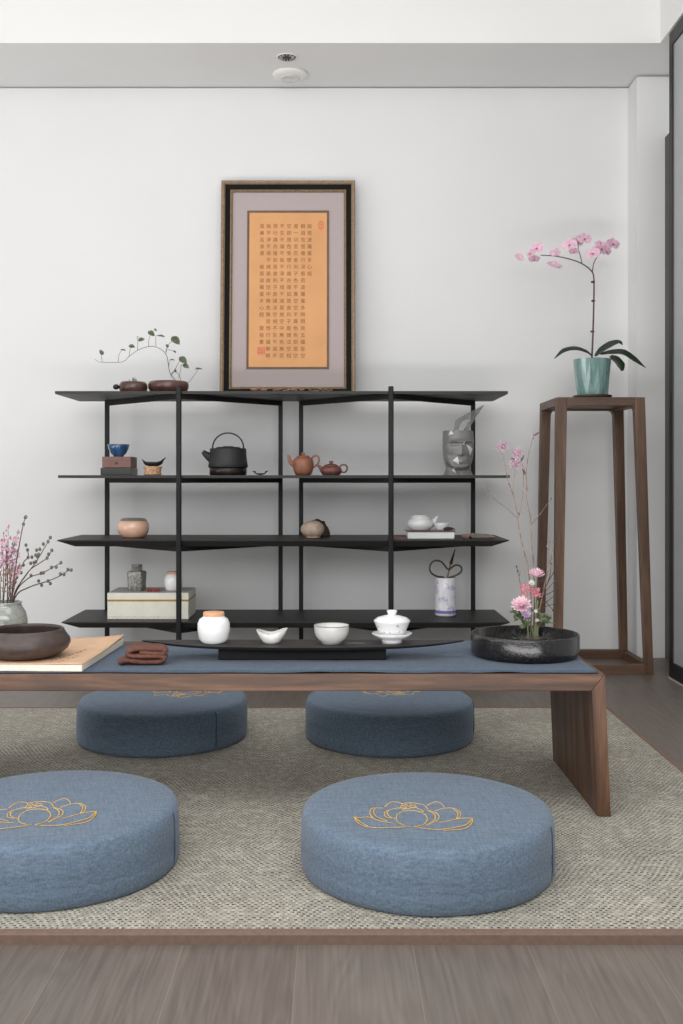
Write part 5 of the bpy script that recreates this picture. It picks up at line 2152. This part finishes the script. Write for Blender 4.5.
for (u, v, s, ax) in [(292, 98, 0.034, (-0.5, -0.85, 0)), (312, 128, 0.022, (-0.2, -0.7, -0.6)), (328, 84, 0.030, (0.2, -1, 0.1)), (362, 70, 0.034, (0.1, -0.95, 0.2)),
                      (405, 140, 0.034, (-0.5, -0.85, 0)), (448, 118, 0.036, (0.1, -1, 0)), (440, 95, 0.026, (0.1, -0.8, 0.5)), (500, 95, 0.034, (0.25, -0.95, 0.1)), (470, 130, 0.024, (0.3, -0.8, -0.4)),
                      (132, 115, 0.034, (-0.5, -0.85, 0.1)), (118, 165, 0.026, (-0.1, -0.6, -0.7)), (100, 140, 0.022, (-0.8, -0.5, 0))]:
    orchid(u, v, s, ax)
for (u, v, L, w, d, nrm) in [(25, 145, 0.046, 0.036, (1, 0, -0.75), (0.1, -0.9, 0.4)), (180, 185, 0.072, 0.040, (1, 0, -0.35), (0.0, -0.8, 0.6)), (195, 148, 0.034, 0.030, (0.8, 0, 0.7), (0.2, -0.9, 0.3)), (232, 152, 0.040, 0.028, (-0.05, 0, 1), (0.1, -1, 0))]:
    bm = B()
    petal(bm, oz_(u, v), d, nrm, L, w, curl=0.15, fold=0.3, point=0.8)
    petal(bm, oz_(u, v) + Vector((0.002, 0.004, 0)), Vector(d) + Vector((0, 0, 0.15)), nrm, L * 0.9, w * 0.9, curl=-0.2, fold=0.3)
    obj('hanging_flower', bm, PINKO, t)
for pts, ws in [
        ([(402, 640), (370, 618), (318, 604), (262, 614), (216, 652)], [0.004, 0.011, 0.013, 0.011, 0.001]),
        ([(415, 640), (445, 612), (490, 585), (530, 573), (550, 585)], [0.005, 0.016, 0.019, 0.014, 0.001]),
        ([(440, 630), (500, 622), (555, 625), (610, 660), (662, 697)], [0.006, 0.016, 0.020, 0.016, 0.001])]:
    bm = B()
    strap(bm, [oz_(u, v, OD - 0.012 * i) for i, (u, v) in enumerate(pts)], ws, up=(0.1, -0.75, 0.75))
    obj('leaf', bm, LEAFD, t, solid=0.0015)
bm = B()
strap(bm, [oz_(490, 640, OD + 0.01), oz_(515, 655, OD - .01), oz_(540, 685, OD - .02), oz_(548, 712, OD - .02)], [0.008, 0.017, 0.019, 0.006], up=(0.2, -1, 0.2))
obj('leaf', bm, LEAFD, t, solid=0.0015)

# ------------------------------------------------------------------ light
w = bpy.data.worlds.new('daylight')
SC.world = w
w.use_nodes = True
bg = w.node_tree.nodes['Background']
bg.inputs['Color'].default_value = (0.97, 0.985, 1.0, 1)
bg.inputs['Strength'].default_value = 0.5


def area(name, loc, target, sx_, sy_, power, col=(1, 1, 1)):
    l = bpy.data.lights.new(name, 'AREA')
    l.shape = 'RECTANGLE'
    l.size, l.size_y = sx_, sy_
    l.energy = power
    l.color = col
    o = bpy.data.objects.new(name, l)
    COL.objects.link(o)
    o.location = loc
    o.rotation_euler = (Vector(target) - Vector(loc)).to_track_quat('-Z', 'Y').to_euler()
    return o


area('ceiling_panel', (0.0, 1.4, 3.02), (0.0, 1.9, 0.0), 3.0, 2.0, 36, (1.0, 0.995, 0.985))
area('window_daylight', (-3.2, 0.6, 1.9), (0.2, 4.4, 1.0), 3.0, 2.6, 40, (1.0, 0.995, 0.99))
area('rear_window_daylight', (-0.3, -0.7, 2.0), (-0.2, 4.9, 0.8), 3.4, 1.2, 58, (1.0, 0.995, 0.99))
area('low_left_fill', (-3.1, 2.7, 0.15), (-0.6, 3.9, 2.7), 1.2, 2.6, 40, (1.0, 0.995, 0.99))  # added fill aimed up from low left to brighten the dropped ceiling
area('floor_up_fill', (-0.3, 0.7, 0.03), (-0.3, 0.7001, 3.0), 3.0, 1.0, 95, (1.0, 0.99, 0.98))  # added upward fill out of view, lifts the ceiling strip and shelf undersides

# ------------------------------------------------------------------ camera and view
cam = bpy.data.cameras.new('camera')
cam.sensor_width = 36.0
cam.lens = F / 1024 * 36.0
cam.shift_x = 6.5 / 1024
cam.shift_y = -32 / 1024
cam.clip_start = 0.05
co = bpy.data.objects.new('camera', cam)
COL.objects.link(co)
co.location = (0, 0, H)
co.rotation_euler = (R(90), 0, 0)
SC.camera = co
vs = SC.view_settings
vs.view_transform = 'Standard'
vs.look = 'None'
vs.gamma = 1.0
vs.exposure = 0.0
vs.use_curve_mapping = False
